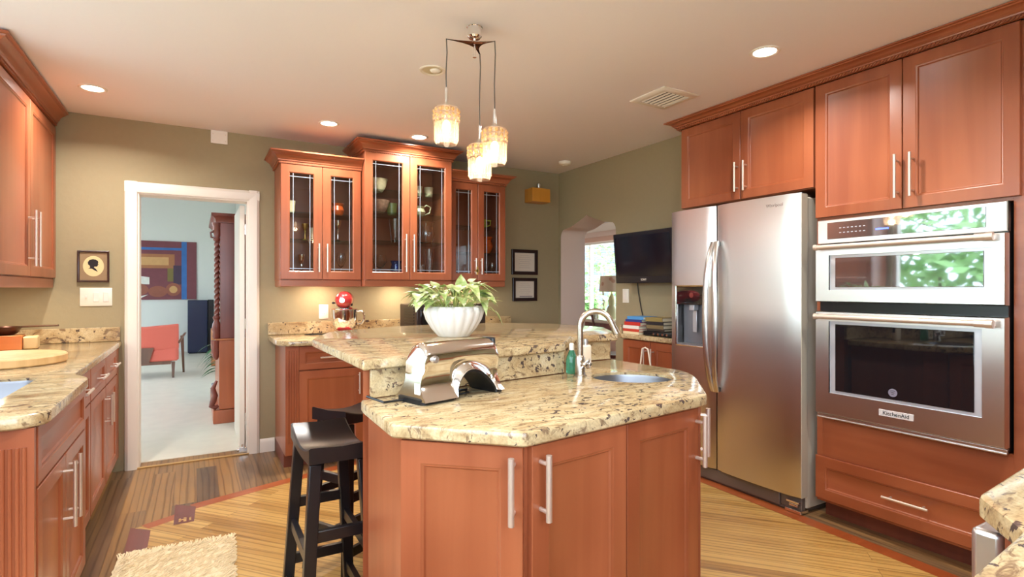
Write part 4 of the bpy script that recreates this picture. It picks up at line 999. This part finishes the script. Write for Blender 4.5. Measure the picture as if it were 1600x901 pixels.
m = MB()
for k in range(4): m.cyl((-.086,-.10+.045*k,.020),(-.092,-.10+.045*k,.020),.009,n=14)
m.build('buttons', M_chrome, DV)

TV = thing('television', 'black flat wall television tilted down beside the refrigerator', 'television', (3.13,3.285,1.325), RZ)
T0 = Matrix.Rotation(math.radians(5), 4, 'X')
m = MB(); m.box(-.335,.335,-.02,.035,0,.415); m.bm.transform(T0); m.build('bezel', mat('tv_plastic', srgb(36,34,40), .2), TV, bevel=.005)
m = MB(); m.box(-.305,.305,-.0225,-.0195,.055,.385); m.bm.transform(T0); m.build('screen', mat('tv_screen', (.006,.006,.012,1), .14), TV)
m = MB(); m.box(-.1,.1,.036,.115,.10,.26); m.build('wall_mount', M_blackpl, TV)
text('brand_lettering', 'SONY', .024, M_whiteplastic, TV, T0 @ Matrix.Translation((.0,-.0215,.028)) @ FRONT)
m = MB(); m.tube([(3.235,3.50,1.37),(3.25,3.50,1.25),(3.25,3.47,1.12),(3.25,3.43,1.00),(3.25,3.42,.93)], .004, 8); tag(m.build('television_cable', mat('grey_cable', srgb(60,56,50), .5), origin=(3.25,3.45,.93)), 'dark cable running down the wall from television to books', 'cable')

# ------------------------------------------------------------------ wall plates and pictures
def plate(name, label, cat, loc, rz, wd, h, kind, mt=M_whiteplastic):
    r = thing(name, label, cat, loc, rz)
    m = MB(); m.rectloft(wd, h, [(0,-.0005),(0,-.004),(.003,-.006)], -wd/2, 0); m.build('cover_plate', mt, r)
    for x, k in kind:
        m = MB()
        if k == 'rocker': m.box(x-.016,x+.016,-.0095,-.0055,h/2-.033,h/2+.033); m.build('rocker_switch', M_white, r, bevel=.002)
        elif k == 'toggle': m.box(x-.005,x+.005,-.016,-.0055,h/2-.006,h/2+.010); m.build('toggle', M_white, r, bevel=.002)
        else:
            for zz in (h/2-.02,h/2+.02): m.lathe([(.0165,0),(.0165,.002),(.004,.002)], (0,0,0), 20)
            m.bm.free(); m = MB()
            for zz in (h/2-.02,h/2+.02): m.cyl((x,-.0055,zz),(x,-.0085,zz),.0165,n=20)
            q = m.build('socket', M_white, r)
            m = MB()
            for zz in (h/2-.02,h/2+.02):
                for dx in (-.006,.006): m.box(x+dx-.0012,x+dx+.0012,-.0092,-.0084,zz-.002,zz+.007)
            m.build('slots', M_blackpl, q, smooth=0)
    return r
plate('light_switch', 'wide white three-gang switch plate under the silhouette picture', 'switch', (-.598,BW-.0005,1.160), 0, .178, .124, ((-.055,'toggle'),(0,'rocker'),(.055,'rocker')))
plate('wall_outlet', 'white outlet on the wall behind the red mixer', 'outlet', (.909,BW-.0005,1.030), 0, .075, .118, ((0,'socket'),))
plate('light_switch', 'white switch plate on wall between archway and television', 'switch', (XR-.0005,3.665,1.155), RZ, .078, .122, ((0,'rocker'),))
SP = thing('silhouette_picture', 'framed oval silhouette portrait on the wall left of doorway', 'picture', (-.612,BW-.001,1.323))
wd, h = .176, .216
m = MB(); m.rectloft(wd,h,[(0,0),(0,-.016),(.004,-.018),(.010,-.016),(.013,-.008),(.013,0)], -wd/2, 0, closed=True); m.build('frame', mat('dark_frame', srgb(60,34,26), .3), SP)
m = MB(); m.box(-wd/2+.012,wd/2-.012,-.007,-.001,.012,h-.012); m.build('mat_board', mat('tan_mat', srgb(150,124,92), .7, var=.1, bscale=30), SP)
T_ = Matrix(((1,0,0,0),(0,0,-1,0),(0,1,0,0),(0,0,0,1)))
m = MB(); m.slab(ellipse(0,h/2+.002,.058,.070,36), [(0,.0071),(0,.0078)], [], T_); m.build('oval_card', mat('cream_card', srgb(226,202,150), .7), SP, smooth=0)
sil = [(-.030,.092),(-.018,.100),(-.020,.112),(-.030,.122),(-.031,.138),(-.022,.152),(-.004,.158),(.012,.155),(.024,.147),(.027,.137),(.024,.130),(.028,.122),(.023,.119),(.024,.113),(.016,.107),(.006,.108),(.002,.102),(.014,.090),(.024,.072),(.018,.074),(.004,.083),(-.010,.093)]
m = MB(); m.slab(sil, [(0,.0079),(0,.0086)], [], T_); m.build('silhouette', mat('silhouette_black', srgb(34,26,26), .7), SP, smooth=0)
for (x0,x1,z0,z1,lab,bar_) in ((2.694,2.995,1.418,1.668,'upper dark-framed certificate on the wall left of archway',0),(2.704,2.988,1.155,1.386,'lower dark-framed certificate on the wall left of archway',1)):
    r = thing('framed_certificate', lab, 'picture', ((x0+x1)/2,BW-.001,z0), 0, 'dark framed certificates'); wd, h = x1-x0, z1-z0
    m = MB(); m.rectloft(wd,h,[(0,0),(0,-.018),(.006,-.022),(.030,-.020),(.034,-.010),(.034,0)], -wd/2, 0, closed=True); m.build('frame', mat('espresso_frame', srgb(44,28,28), .3), r)
    m = MB(); m.box(-wd/2+.033,wd/2-.033,-.008,-.001,.033,h-.033); m.build('paper', mat('certificate_paper', srgb(214,204,188), .7), r)
    m = MB()
    for k in range(7): 
        q = .06+.02*k; ww = (.05+.03*((k*37) % 5)/5); m.box(-ww,ww,-.0088,-.0081,h-q-.001,h-q+.001)
    if bar_: m.box(-.06,.09,-.0088,-.0081,.040,.052)
    m.build('printed_lines', mat('print_grey', srgb(150,140,140), .8), r, smooth=0)
sb = thing('wall_speaker_box', 'small yellow wooden box mounted high on the back wall corner', 'box', (2.953,4.60,2.135))
m = MB(); m.box(-.105,.105,-.05,.095,0,.135); m.build('body', wood('yellow_wood', srgb(192,124,36), srgb(214,148,58), 'z'), sb, bevel=.003)
m = MB(); m.lathe([(.026,.1355),(.026,.142),(.014,.146),(.018,.17),(.018,.185),(.008,.19)], n=18); m.build('top_sensor', M_plainsteel, sb)
cb = thing('cover_plate', 'small white metal cover plate where wall meets ceiling above doorway', 'plate', (.149,BW-.001,2.372))
m = MB(); m.box(-.056,.056,-.012,0,0,.097); m.build('plate', M_white, cb, bevel=.002)
m = MB(); 
for x in (-.042,.042):
    for zz in (.02,.07): m.cyl((x,-.012,zz),(x,-.0145,zz),.004,n=10)
m.build('screws', M_nickel, cb)

# ------------------------------------------------------------------ ceiling fittings
M_lens = emis('lamp_lens', (1,.95,.86,1), 9)
def downlight(x, y, label, lit=True):
    r = thing('recessed_light', label, 'ceiling light', (x,y,CZ), 0, 'recessed ceiling lights')
    m = MB(); m.lathe([(.072,-.0005),(.072,-.004),(.066,-.007),(.056,-.005),(.052,-.0005)], n=32, cap0=False, cap1=False); m.build('trim_ring', M_white, r)
    m = MB(); m.cyl((0,0,-.0005),(0,0,-.003),.052,n=28); m.build('lens', M_lens if lit else mat('unlit_lens', srgb(206,194,160), .5), r)
    if lit:
        l = area('lamp', (0,0,-.012), (0,0,0), .09, .09, DOWNLIGHT, (1,.95,.88), 'DISK', math.radians(150)); l.parent = r
    else:
        m = MB(); m.ball((.012,-.01,-.003), .030, .030, .014); m.build('eyeball', M_white, r)
    return r
downlight(-.534,4.066,'lit recessed ceiling light near the left wall cabinet')
downlight(.827,4.085,'lit recessed ceiling light above the left glass cabinet')
downlight(1.516,4.10,'lit recessed ceiling light just above the middle glass cabinet')
downlight(2.476,1.756,'lit recessed ceiling light in front of the refrigerator and oven')
downlight(1.116,2.808,'unlit recessed ceiling light left of the pendant cords', False)
# two added lamps out of view, put in to brighten the room
r_ = downlight(.2,1.1,'added unseen ceiling light brightening the near end of the kitchen')
downlight(2.2,.35,'added unseen ceiling light brightening the front right counter side')
SM = thing('smoke_detector', 'round white smoke detector on ceiling near the back corner', 'smoke detector', (3.0,4.22,CZ))
m = MB(); m.lathe([(.058,-.0005),(.058,-.012),(.052,-.026),(.04,-.032),(.004,-.032)], n=32); m.build('housing', M_whiteplastic, SM)
m = MB(); m.cyl((.0,0,-.032),(.0,0,-.038),.018,n=16); m.build('test_button', M_whiteplastic, SM)
VN = thing('air_vent', 'white louvred air vent in the ceiling before the refrigerator cabinet', 'vent', (2.532,2.495,CZ))
m = MB(); T2 = Matrix(((1,0,0,0),(0,1,0,0),(0,0,-1,0),(0,0,0,1)))
m.slab(rect(-.15,.15,-.15,.15), [(0,.0005),(.0,.004),(.012,.012)], [rect(-.105,.105,-.105,.105)], T2); m.build('frame', M_white, VN)
m = MB(); m.box(-.105,.105,-.105,.105,-.002,-.0005); m.build('dark_backing', mat('duct_dark', srgb(30,26,24), .9), VN, smooth=0)
for k in range(6):
    m = MB(); m.bar((-.088+.035*k,-.104,-.008),(-.088+.035*k,.104,-.008),.013,.0022,up=(.5,0,.86)); m.build('slat', M_white, VN, smooth=0)

# pendant fixture
PF = thing('pendant_light', 'three-arm chrome pendant with patterned glass shades over the island', 'pendant light', (1.098,2.25,CZ))
m = MB(); m.lathe([(.036,-.0005),(.036,-.004),(.033,-.006),(.033,-.045),(.026,-.052),(.008,-.055)], n=28); m.build('canopy', M_chrome, PF)
m = MB(); m.cyl((0,0,-.054),(0,0,-.135),.0065); m.cyl((0,0,-.135),(0,0,-.139),.009); m.build('stem', M_chrome, PF)
tips = [Vector((.956,2.245,2.375)), Vector((1.170,2.185,2.392)), Vector((1.145,2.31,2.378))]
tips = [Vector((.953,2.235,2.378)), Vector((1.158,2.168,2.388)), Vector((1.137,2.275,2.365))]
sh_px = [(699,193,2.395,2.08),(774,217,2.46,1.99),(751,255,2.44,1.945)]
cc = Vector((1.098,2.25,2.40))
m = MB()
for i in range(3):
    a = tips[i]; b = tips[(i+1)%3]
    c0 = cc+(a-cc)*.0; 
    # concave plate sector between two arms
    n = 8; rg = []
    pts_ = []
    for k in range(n+1):
        t = k/n; q = a*(1-t)**2+cc*2*t*(1-t)+b*t*t; pts_.append(q)
    cv = m.v(*(cc-Vector((0,0,.012)))); vs = [m.v(*p) for p in pts_]
    for k in range(n): m.face([cv, vs[k], vs[k+1]])
arm = m.build('arm_plate', mat('bronze_underside', srgb(112,70,50), .25, .8), PF, world=True, smooth=60)
so = arm.modifiers.new('solid', 'SOLIDIFY'); so.thickness = .004
M_cordg = mat('grey_cord', srgb(92,84,80), .5)
mt2, N2, L2_, B2 = newmat('pressed_glass'); N2.remove(B2)
tr = N2.new('ShaderNodeBsdfTransparent'); tr.inputs[0].default_value = (1,.94,.88,1); tl = N2.new('ShaderNodeBsdfTranslucent'); tl.inputs[0].default_value = (1,.84,.72,1)
gl = N2.new('ShaderNodeBsdfGlossy'); gl.inputs['Roughness'].default_value = .1
mA = N2.new('ShaderNodeMixShader'); mA.inputs[0].default_value = .20; mB = N2.new('ShaderNodeMixShader'); mB.inputs[0].default_value = .08
L2_.new(tr.outputs[0], mA.inputs[1]); L2_.new(tl.outputs[0], mA.inputs[2]); L2_.new(mA.outputs[0], mB.inputs[1]); L2_.new(gl.outputs[0], mB.inputs[2]); L2_.new(mB.outputs[0], N2['Material Output'].inputs[0])
M_press = mt2; M_dot = mat('amber_glass_dot', srgb(255,200,130), .2, trans=.3)
M_bulb = emis('bulb', (1,.80,.56,1), 7)
dS, dC = math.sin(math.atan(493/857)), math.cos(math.atan(493/857))
for i, (tp, zt, zb) in enumerate(((tips[0],2.078,1.912),(tips[1],1.998,1.832),(tips[2],1.948,1.782))):
    cx, cy = tp.x, tp.y
    m = MB(); m.tube([(cx,cy,tp.z),(cx+.003,cy,tp.z-.06),(cx-.002,cy,(tp.z+zt)/2),(cx,cy,zt+.07)], .0028, 8); cd = m.build('cord', M_cordg, PF, world=True)
    m = MB(); m.cyl((cx,cy,zt-.002),(cx,cy,zt+.085),.0085,.0075); m.lathe([(.010,.02),(.022,.008),(.034,.0),(.036,-.004)], (cx,cy,zt), 24); m.build('socket_stem', M_chrome, PF, world=True)
    m = MB(); H_ = zt-zb
    m.lathe([(.030,0),(.052,-.006),(.056,-.012),(.056,-.058),(.060,-.060),(.060,-.068),(.053,-.072),(.053,-.135),(.050,-.155),(.044,-H_)], (cx,cy,zt), 36, cap0=False, cap1=False)
    sh = m.build('shade', M_press, PF, world=True, smooth=60)
    m = MB()
    for row, (zz, rad, cnt, off) in enumerate(((-.022,.0085,13,0),(-.041,.0065,13,0),(-.052,.0042,13,.5))):
        for k in range(cnt):
            t = 2*PI*(k+off)/cnt; d = Vector((math.cos(t), math.sin(t), 0)); c = Vector((cx,cy,zt+zz))+d*.0565
            m.cyl(c-d*.001, c+d*.004, rad, rad*.6, n=10)
    m.build('raised_dots', M_dot, sh, world=True)
    m = MB()
    for zz in (-.085,-.100,-.115,-.130,-.145): m.lathe([(.0532,-.0015),(.0555,0),(.0532,.0015)], (cx,cy,zt+zz), 30, cap0=False, cap1=False)
    for k in range(20):
        t = 2*PI*k/20; m.bar((cx+.054*math.cos(t),cy+.054*math.sin(t),zt-.072),(cx+.052*math.cos(t),cy+.052*math.sin(t),zt-.150),.003,.003)
    m.build('ribbing', M_press, sh, world=True)
    m = MB(); m.ball((cx,cy,zt-.088), .019, .019, .030); m.build('bulb', M_bulb, PF, world=True)
    l = bpy.data.lights.new('bulb_light','POINT'); l.energy = .8; l.color = (1,.72,.45); l.shadow_soft_size = .02
    lo = bpy.data.objects.new('bulb_light', l); COL.objects.link(lo); lo.parent = PF; lo.location = (cx-1.098, cy-2.25, zt-.14-CZ)

# under-cabinet lamps
for x in (.85,1.5,2.15):
    r = thing('undercabinet_light', 'small puck light beneath the '+{.85:'left',1.5:'middle',2.15:'right'}[x]+' glass cabinet', 'light', (x,4.52,1.344), 0, 'puck lights under the wall cabinets')
    m = MB(); m.cyl((0,0,-.0005),(0,0,-.012),.03,n=20); m.build('housing', M_nickel, r)
    l = area('lamp', (0,0,-.014), (0,0,0), .04, .04, 2.2, (1,.80,.58), 'DISK'); l.parent = r
r = thing('undercabinet_light', 'small puck light beneath the left wall cabinet', 'light', (-.98,4.25,1.344), 0, 'puck lights under the wall cabinets')
m = MB(); m.cyl((0,0,-.0005),(0,0,-.012),.03,n=20); m.build('housing', M_nickel, r)
l = area('lamp', (0,0,-.014), (0,0,0), .04, .04, 2.2, (1,.80,.58), 'DISK'); l.parent = r

# ------------------------------------------------------------------ rug
RG = thing('shag_rug', 'cream shaggy rug with fringed end on floor by left cabinets', 'rug', (-.13,2.3,.0035))
from mathutils import noise as mn
m = MB(); nx, ny = 60, 150; x0, x1, y0, y1 = -.235,.245,-1.0,.84
gridv = []
for i in range(nx+1):
    row = []
    for j in range(ny+1):
        x = x0+(x1-x0)*i/nx; y = y0+(y1-y0)*j/ny
        ed = min(i, nx-i, ny-j, 4)/4
        hgt = .006+.016*ed*(.45+abs(mn.noise(Vector((x*22,y*60,0))))+.6*mn.noise(Vector((x*60,y*30,3))))
        row.append(m.v(x+.006*mn.noise(Vector((x*30,y*30,7)))+.045*(y-y1)*0.0, y+.10*(x-x0)*0+.012*mn.noise(Vector((x*18,y*9,1))), max(.004,hgt)))
    gridv.append(row)
for i in range(nx):
    for j in range(ny): m.face([gridv[i][j],gridv[i+1][j],gridv[i+1][j+1],gridv[i][j+1]])
M_rug = mat('cream_wool', srgb(238,220,182), .95, 0, .6, 90, var=.12)
m.build('pile', M_rug, RG, smooth=60)
m = MB()
for k in range(300):
    x = x0+(x1-x0)*random.random(); L = random.uniform(.03,.07)
    m.bar((x,y1-.01,.008),(x+random.uniform(-.02,.02),y1+L,.003+random.uniform(0,.008)), .004, .003)
for k in range(420):
    y = y0+(y1-y0)*random.random(); L = random.uniform(.008,.022)
    m.bar((x1-.006,y,.008),(x1+L,y+random.uniform(-.01,.01),.004), .004, .003)
for k in range(2600):
    x = random.uniform(x0+.01,x1-.01); y = random.uniform(0,y1-.01); a = random.uniform(-.6,.6)
    m.bar((x,y,.012),(x+.03*math.cos(a),y+.03*math.sin(a)*.5+.004,.022+random.uniform(-.004,.007)), .0035, .002)
fr = m.build('fringe', M_rug, RG, smooth=0); fr['kind'] = 'stuff'
RG.rotation_euler = (0,0,math.radians(-3))

# ------------------------------------------------------------------ things seen through the doorway
PA = thing('abstract_painting', 'large maroon abstract painting with blue stripe on living room wall', 'painting', (-.70,LB-.001,1.06))
cols = [srgb(122,66,74), srgb(58,110,178), srgb(170,112,74), srgb(222,222,216), srgb(150,88,70), srgb(70,52,74), srgb(124,110,60), srgb(206,160,106)]
m = MB(); m.box(-.72,.70,-.03,0,0,1.158); m.mi = 0
def pp(poly, i, d):
    m.mi = i; m.slab(poly, [(0,.0301),(0,.0301+d)], [], T_)
pp(rect(.44,.53,0,1.158),1,.001); pp(rect(-.72,.44,.98,1.03),1,.001); pp(rect(-.72,.32,.62,.90),2,.001); pp(rect(-.55,.22,.68,.84),7,.002); pp(rect(.20,.30,.36,.62),6,.002); pp(rect(.30,.44,.30,.68),5,.002)
pp([(-.72,.32),(-.10,.30),(-.10,.44),(-.35,.48),(-.72,.50)],3,.002); pp(ellipse(-.45,.20,.34,.15,28),4,.003); pp(ellipse(-.45,.20,.22,.08,28),7,.004)
pp([(-.72,.02),(-.3,.0),(-.12,.10),(-.3,.06),(-.72,.06)],3,.003)
pp(ellipse(.04,.16,.16,.11,20),4,.004); pp(ellipse(.30,.20,.13,.13,20),4,.003); pp(ellipse(.30,.20,.07,.07,20),7,.004)
m.build('canvas', [mat('paint_%d' % k, c, .6, var=.15, bscale=12) for k, c in enumerate(cols)], PA, smooth=0)
LC = thing('lounge_chair', 'coral upholstered lounge chair seen from behind through the doorway', 'chair', (-.62,9.25,.0045))
M_coral = mat('coral_fabric', srgb(224,112,96), .8, 0, .2, 120); M_walnut = wood('walnut', srgb(86,54,38), srgb(122,80,56), 'z', .4)
m = MB(); rg = []
for k in range(11):
    t = k/10; x = -.40+.80*t; yb = .0-.05*math.sin(PI*t); lift = .03*(abs(2*t-1))
    rg.append([Vector((x,yb+.02,.40)),Vector((x,yb-.05,.60)),Vector((x,yb-.10,.735+lift)),Vector((x,yb-.04,.745+lift)),Vector((x,yb+.03,.60)),Vector((x,yb+.09,.42))])
m.rings(rg); m.build('backrest', M_coral, LC, bevel=.015, smooth=50)
m = MB(); m.slab(round_poly([(-.36,-.02),(.40,-.02),(.38,.62),(-.36,.62)], .07), [(.02,.24),(0,.26),(0,.40),(.02,.43)]); m.build('seat_cushion', M_coral, LC)
m = MB(); m.slab([(-.11,.22),(.04,.22),(.10,.44),(-.16,.44)], [(0,.03),(0,.06)], [], T_); m.build('back_splat', M_walnut, LC)
m = MB(); m.box(-.36,.30,.02,.58,.19,.235); m.build('seat_frame', M_walnut, LC)
for sx in (-1,1):
    m = MB(); m.bar((sx*.33,.05,.22),(sx*.36-.03,-.02,0),.045,.045,.6); m.build('leg', M_walnut, LC)
    m = MB(); m.bar((sx*.43,.50,.56),(sx*.45,.52,0),.045,.045,.6); m.build('leg', M_walnut, LC)
    m = MB(); m.tube([(sx*.40,-.02,.50),(sx*.46,.10,.60),(sx*.47,.35,.60),(sx*.45,.54,.56)], .025, 8, flat=.6); m.build('armrest', M_walnut, LC)
BS = thing('floor_speaker', 'tall dark blue-black floor speaker against living room far wall', 'speaker', (.03,12.55,.0045))
m = MB(); m.box(-.18,.16,-.15,.20,.02,1.045); m.build('cabinet', mat('blue_black', srgb(26,34,64), .25), BS, bevel=.01)
m = MB(); m.box(-.16,.14,-.10,.15,0,.02); m.build('plinth', M_blackpl, BS)
m = MB(); m.box(.165,.27,-.05,.2,.02,1.05); m.build('rear_cabinet', M_blackpl, BS, bevel=.01)
m = MB(); m.box(-.19,.14,0,.36,0,.60); bxx = m.build('body', wood('orange_oak', srgb(180,110,60), srgb(206,140,84), 'z'), thing('side_cupboard', 'low orange wood cupboard behind the carved hutch', 'cupboard', (.40,10.3,.0045)), bevel=.006)
m = MB(); m.rectloft(.32,.56,panel_prof(.018,.04),-.185,.02); m.build('door', wood('orange_oak2', srgb(180,110,60), srgb(206,140,84), 'z'), bxx.parent, loc=(0,-.019,0))
# carved hutch
HU = thing('carved_hutch', 'tall carved mahogany hutch with twisted columns beyond the doorway', 'cabinet', (.135,5.88,.0045))
M_mah = wood('mahogany', srgb(96,40,32), srgb(138,64,48), 'z', .3); M_mahor = wood('mahogany_warm', srgb(150,74,40), srgb(182,96,56), 'z', .3)
m = MB(); m.box(.06,.56,.0,1.2,.80,1.90); m.build('upper_case', M_mah, HU, bevel=.004)
m = MB(); m.box(.05,.56,-.004,1.2,.13,.785); m.build('lower_case', M_mahor, HU, bevel=.004)
m = MB(); m.box(.0,.57,-.02,1.22,0,.125); m.build('plinth', M_mahor, HU, bevel=.006)
m = MB(); m.box(.02,.58,-.02,1.22,.786,.80); m.build('waist_molding', mat('waist', srgb(176,104,62), .3), HU, bevel=.004)
m = MB(); m.sweep([(.56,-.0),(.035,-.0),(.035,1.2)][::-1], [(0,1.90),(.012,1.90),(.015,1.93),(.035,1.955),(.05,1.96),(.05,1.985),(-.03,1.985)]); m.build('cornice', M_mah, HU)
m = MB(); m.box(.05,.55,.0,1.19,1.90,1.98); m.build('cornice_core', M_mah, HU, smooth=0)
def twist(z0, z1, cx, cy, r):
    n = 90; rg = []
    for k in range(n+1):
        t = k/n; z = z0+(z1-z0)*t; ph = t*2*PI*14
        rg.append([Vector((cx+(r+.006*math.cos(3*(a)-ph))*math.cos(a), cy+(r+.006*math.cos(3*a-ph))*math.sin(a), z)) for a in [2*PI*j/14 for j in range(14)]])
    q = MB(); q.rings(rg); return q
twist(1.02,1.72,.034,.035,.020).build('twisted_column', M_mah, HU, smooth=60)
m = MB(); m.lathe([(.028,.80),(.036,.82),(.030,.86),(.040,.90),(.034,.94),(.022,.97),(.034,1.0),(.022,1.02)], (.030,.035,0), 18)
m.build('turned_capital', M_mah, HU, smooth=50); m = MB(); m.lathe([(.020,1.72),(.034,1.74),(.022,1.76),(.036,1.80),(.030,1.86),(.042,1.88),(.042,1.90)], (.034,.035,0), 18); m.build('turned_capital', M_mah, HU, smooth=50)
m = MB(); m.lathe([(.012,.60),(.030,.63),(.042,.68),(.036,.73),(.044,.76),(.044,.785)], (.026,.035,0), 18); m.build('carved_bracket', M_mah, HU, smooth=50)
m = MB(); m.tube([(.03,.035,.40),(.0,.035,.33),(.018,.035,.26),(.0,.035,.20),(-.012,.035,.165),(.02,.035,.145),(.045,.035,.165)], [.012,.022,.026,.028,.026,.022,.014], 10); m.build('carved_scroll', M_mah, HU, smooth=60)
m = MB(); m.tube([(.04,.02,1.84),(-.02,.02,1.80),(-.015,.02,1.76),(.02,.02,1.75)], [.012,.010,.009,.008], 8); m.build('carved_ear', M_mah, HU)
hp = thing('house_plant', 'dark green leafy plant standing just behind the carved hutch', 'plant', (.23,7.32,.0045))
m = MB()
for k in range(26):
    t = random.uniform(0,2*PI); b = Vector((.02*math.cos(t),.02*math.sin(t),random.uniform(.30,.62)))
    pothos_leaf(m, b, (math.cos(t)-.7,math.sin(t)*.6-.4,random.uniform(-.3,.5)), random.uniform(.14,.24), .022, random.uniform(.3,.9))
m.build('leaves', mat('dark_leaf', srgb(54,110,66), .35, var=.3), hp, smooth=60)
m = MB(); m.tube([(0,0,.16),(0.01,0,.4),(0,0,.62)], .006, 6); m.build('stem', mat('stem2', srgb(80,110,60), .5), hp)
m = MB(); m.lathe([(.06,0),(.08,.16),(.075,.165),(.004,.16)], n=20); m.build('pot', mat('grey_pot', srgb(120,120,128), .5), hp)

# ------------------------------------------------------------------ things seen through the arch
SBD = thing('sideboard', 'dark wood table with pale rounded top seen through archway', 'table', (5.80,7.25,0))
m = MB(); m.slab(round_poly([(-.30,-.9),(.35,-.9),(.35,.75),(-.30,.75)], .16), [(.01,.735),(0,.745),(0,.77),(.01,.785)]); m.build('table_top', mat('pale_marble', srgb(224,214,196), .2), SBD)
m = MB(); m.slab(round_poly([(-.26,-.86),(.31,-.86),(.31,.71),(-.26,.71)], .14), [(0,.60),(0,.7345)]); m.build('apron', M_mah, SBD)
for a in (-.2,.25):
    for b in (-.78,.6):
        m = MB(); m.lathe([(.02,0),(.028,.1),(.022,.3),(.034,.5),(.03,.6)], (a,b,0), 14); m.build('leg', M_mah, SBD)
TL = thing('table_lamp', 'gourd-shaped table lamp with beige floral shade seen through archway', 'lamp', (5.86,6.93,.7855))
m = MB(); m.lathe([(.06,0),(.065,.012),(.075,.03),(.095,.10),(.08,.17),(.05,.215),(.058,.26),(.062,.30),(.04,.36),(.022,.40),(.004,.42)], n=28); m.build('base', mat('celadon', srgb(196,194,150), .15), TL)
m = MB(); m.cyl((0,0,.41),(0,0,.46),.008); m.build('neck', M_brass, TL)
ml, Nl, Ll, Bl = newmat('floral_shade'); tcl = Nl.new('ShaderNodeTexCoord'); vo = Nl.new('ShaderNodeTexVoronoi'); vo.inputs['Scale'].default_value = 9; Ll.new(tcl.outputs['Object'], vo.inputs['Vector'])
rl = ramp(Nl, [(.25, srgb(206,160,130)), (.34, srgb(226,206,178))]); Ll.new(vo.outputs['Distance'], rl.inputs[0]); Ll.new(rl.outputs[0], Bl.inputs['Base Color']); Bl.inputs['Roughness'].default_value = .8
m = MB(); m.lathe([(.205,.44),(.185,.70),(.180,.70),(.200,.44)], n=36, cap0=False, cap1=False); m.build('lamp_shade', ml, TL)
jx = thing('ceramic_jar', 'pale green lidded jar left of lamp seen through archway', 'jar', (5.72,7.17,.7855))
m = MB(); m.lathe([(.05,0),(.055,.01),(.055,.12),(.045,.14),(.004,.14)], n=20); m.build('body', mat('pale_green', srgb(196,196,164), .3), jx)
m = MB(); m.lathe([(.048,.1405),(.04,.155),(.01,.165),(.004,.17)], n=20); m.build('lid', mat('pale_green2', srgb(196,196,164), .3), jx)
gl_ = thing('drinking_glass', 'clear tumbler on the table edge seen through archway', 'glass', (5.60,7.05,.7855))
m = MB(); m.lathe(CUP(.035,.11), n=20, cap1=False); m.build('bowl', M_glass, gl_)
# venetian blinds
for k, (ya, yb) in enumerate(((5.86,7.46),(7.54,9.14))):
    r = thing('window_blind', ('nearer' if k == 0 else 'farther')+' white venetian blind on the window beyond the archway', 'blind', (6.46,(ya+yb)/2,2.13), 0, 'venetian blinds beyond the archway')
    hw = (yb-ya)/2
    m = MB(); m.box(-.02,.02,-hw,hw,-.03,.01); m.build('headrail', M_white, r)
    m = MB()
    for j in range(38): m.bar((0,-hw,-.05-.040*j),(0,hw,-.05-.040*j),.022,.0015,up=(.05,0,1))
    s_ = m.build('slats', M_white, r, smooth=0)
    m = MB()
    for yy in (-hw*.7,hw*.7): m.cyl((0,yy,-.04),(0,yy,-1.56),.0015,n=6)
    m.build('ladder_cord', M_white, r)
DCh = thing('dining_chair', 'dark wood chair partly visible low through archway', 'chair', (4.55,5.45,0), .6)
m = MB(); m.slab(round_poly([(-.22,-.22),(.22,-.22),(.20,.22),(-.20,.22)], .05), [(0,.42),(0,.46)]); m.build('seat', M_mah, DCh)
for a in (-1,1):
    for b in (-1,1):
        m = MB(); m.tube([(a*.19,b*.19,.43),(a*.20,b*.21,.2),(a*.22,b*.23,0)], [.02,.018,.012], 10); m.build('leg', M_mah, DCh)
    m = MB(); m.tube([(a*.19,.20,.44),(a*.20,.23,.7),(a*.19,.28,.95)], .016, 8); m.build('back_post', M_mah, DCh)
m = MB(); m.tube([(-.20,.28,.93),(0,.31,.97),(.20,.28,.93)], .022, 8); m.build('top_rail', M_mah, DCh)
m = MB(); m.box(-.17,.17,.225,.245,.55,.75); m.build('back_panel', M_mah, DCh, bevel=.005)
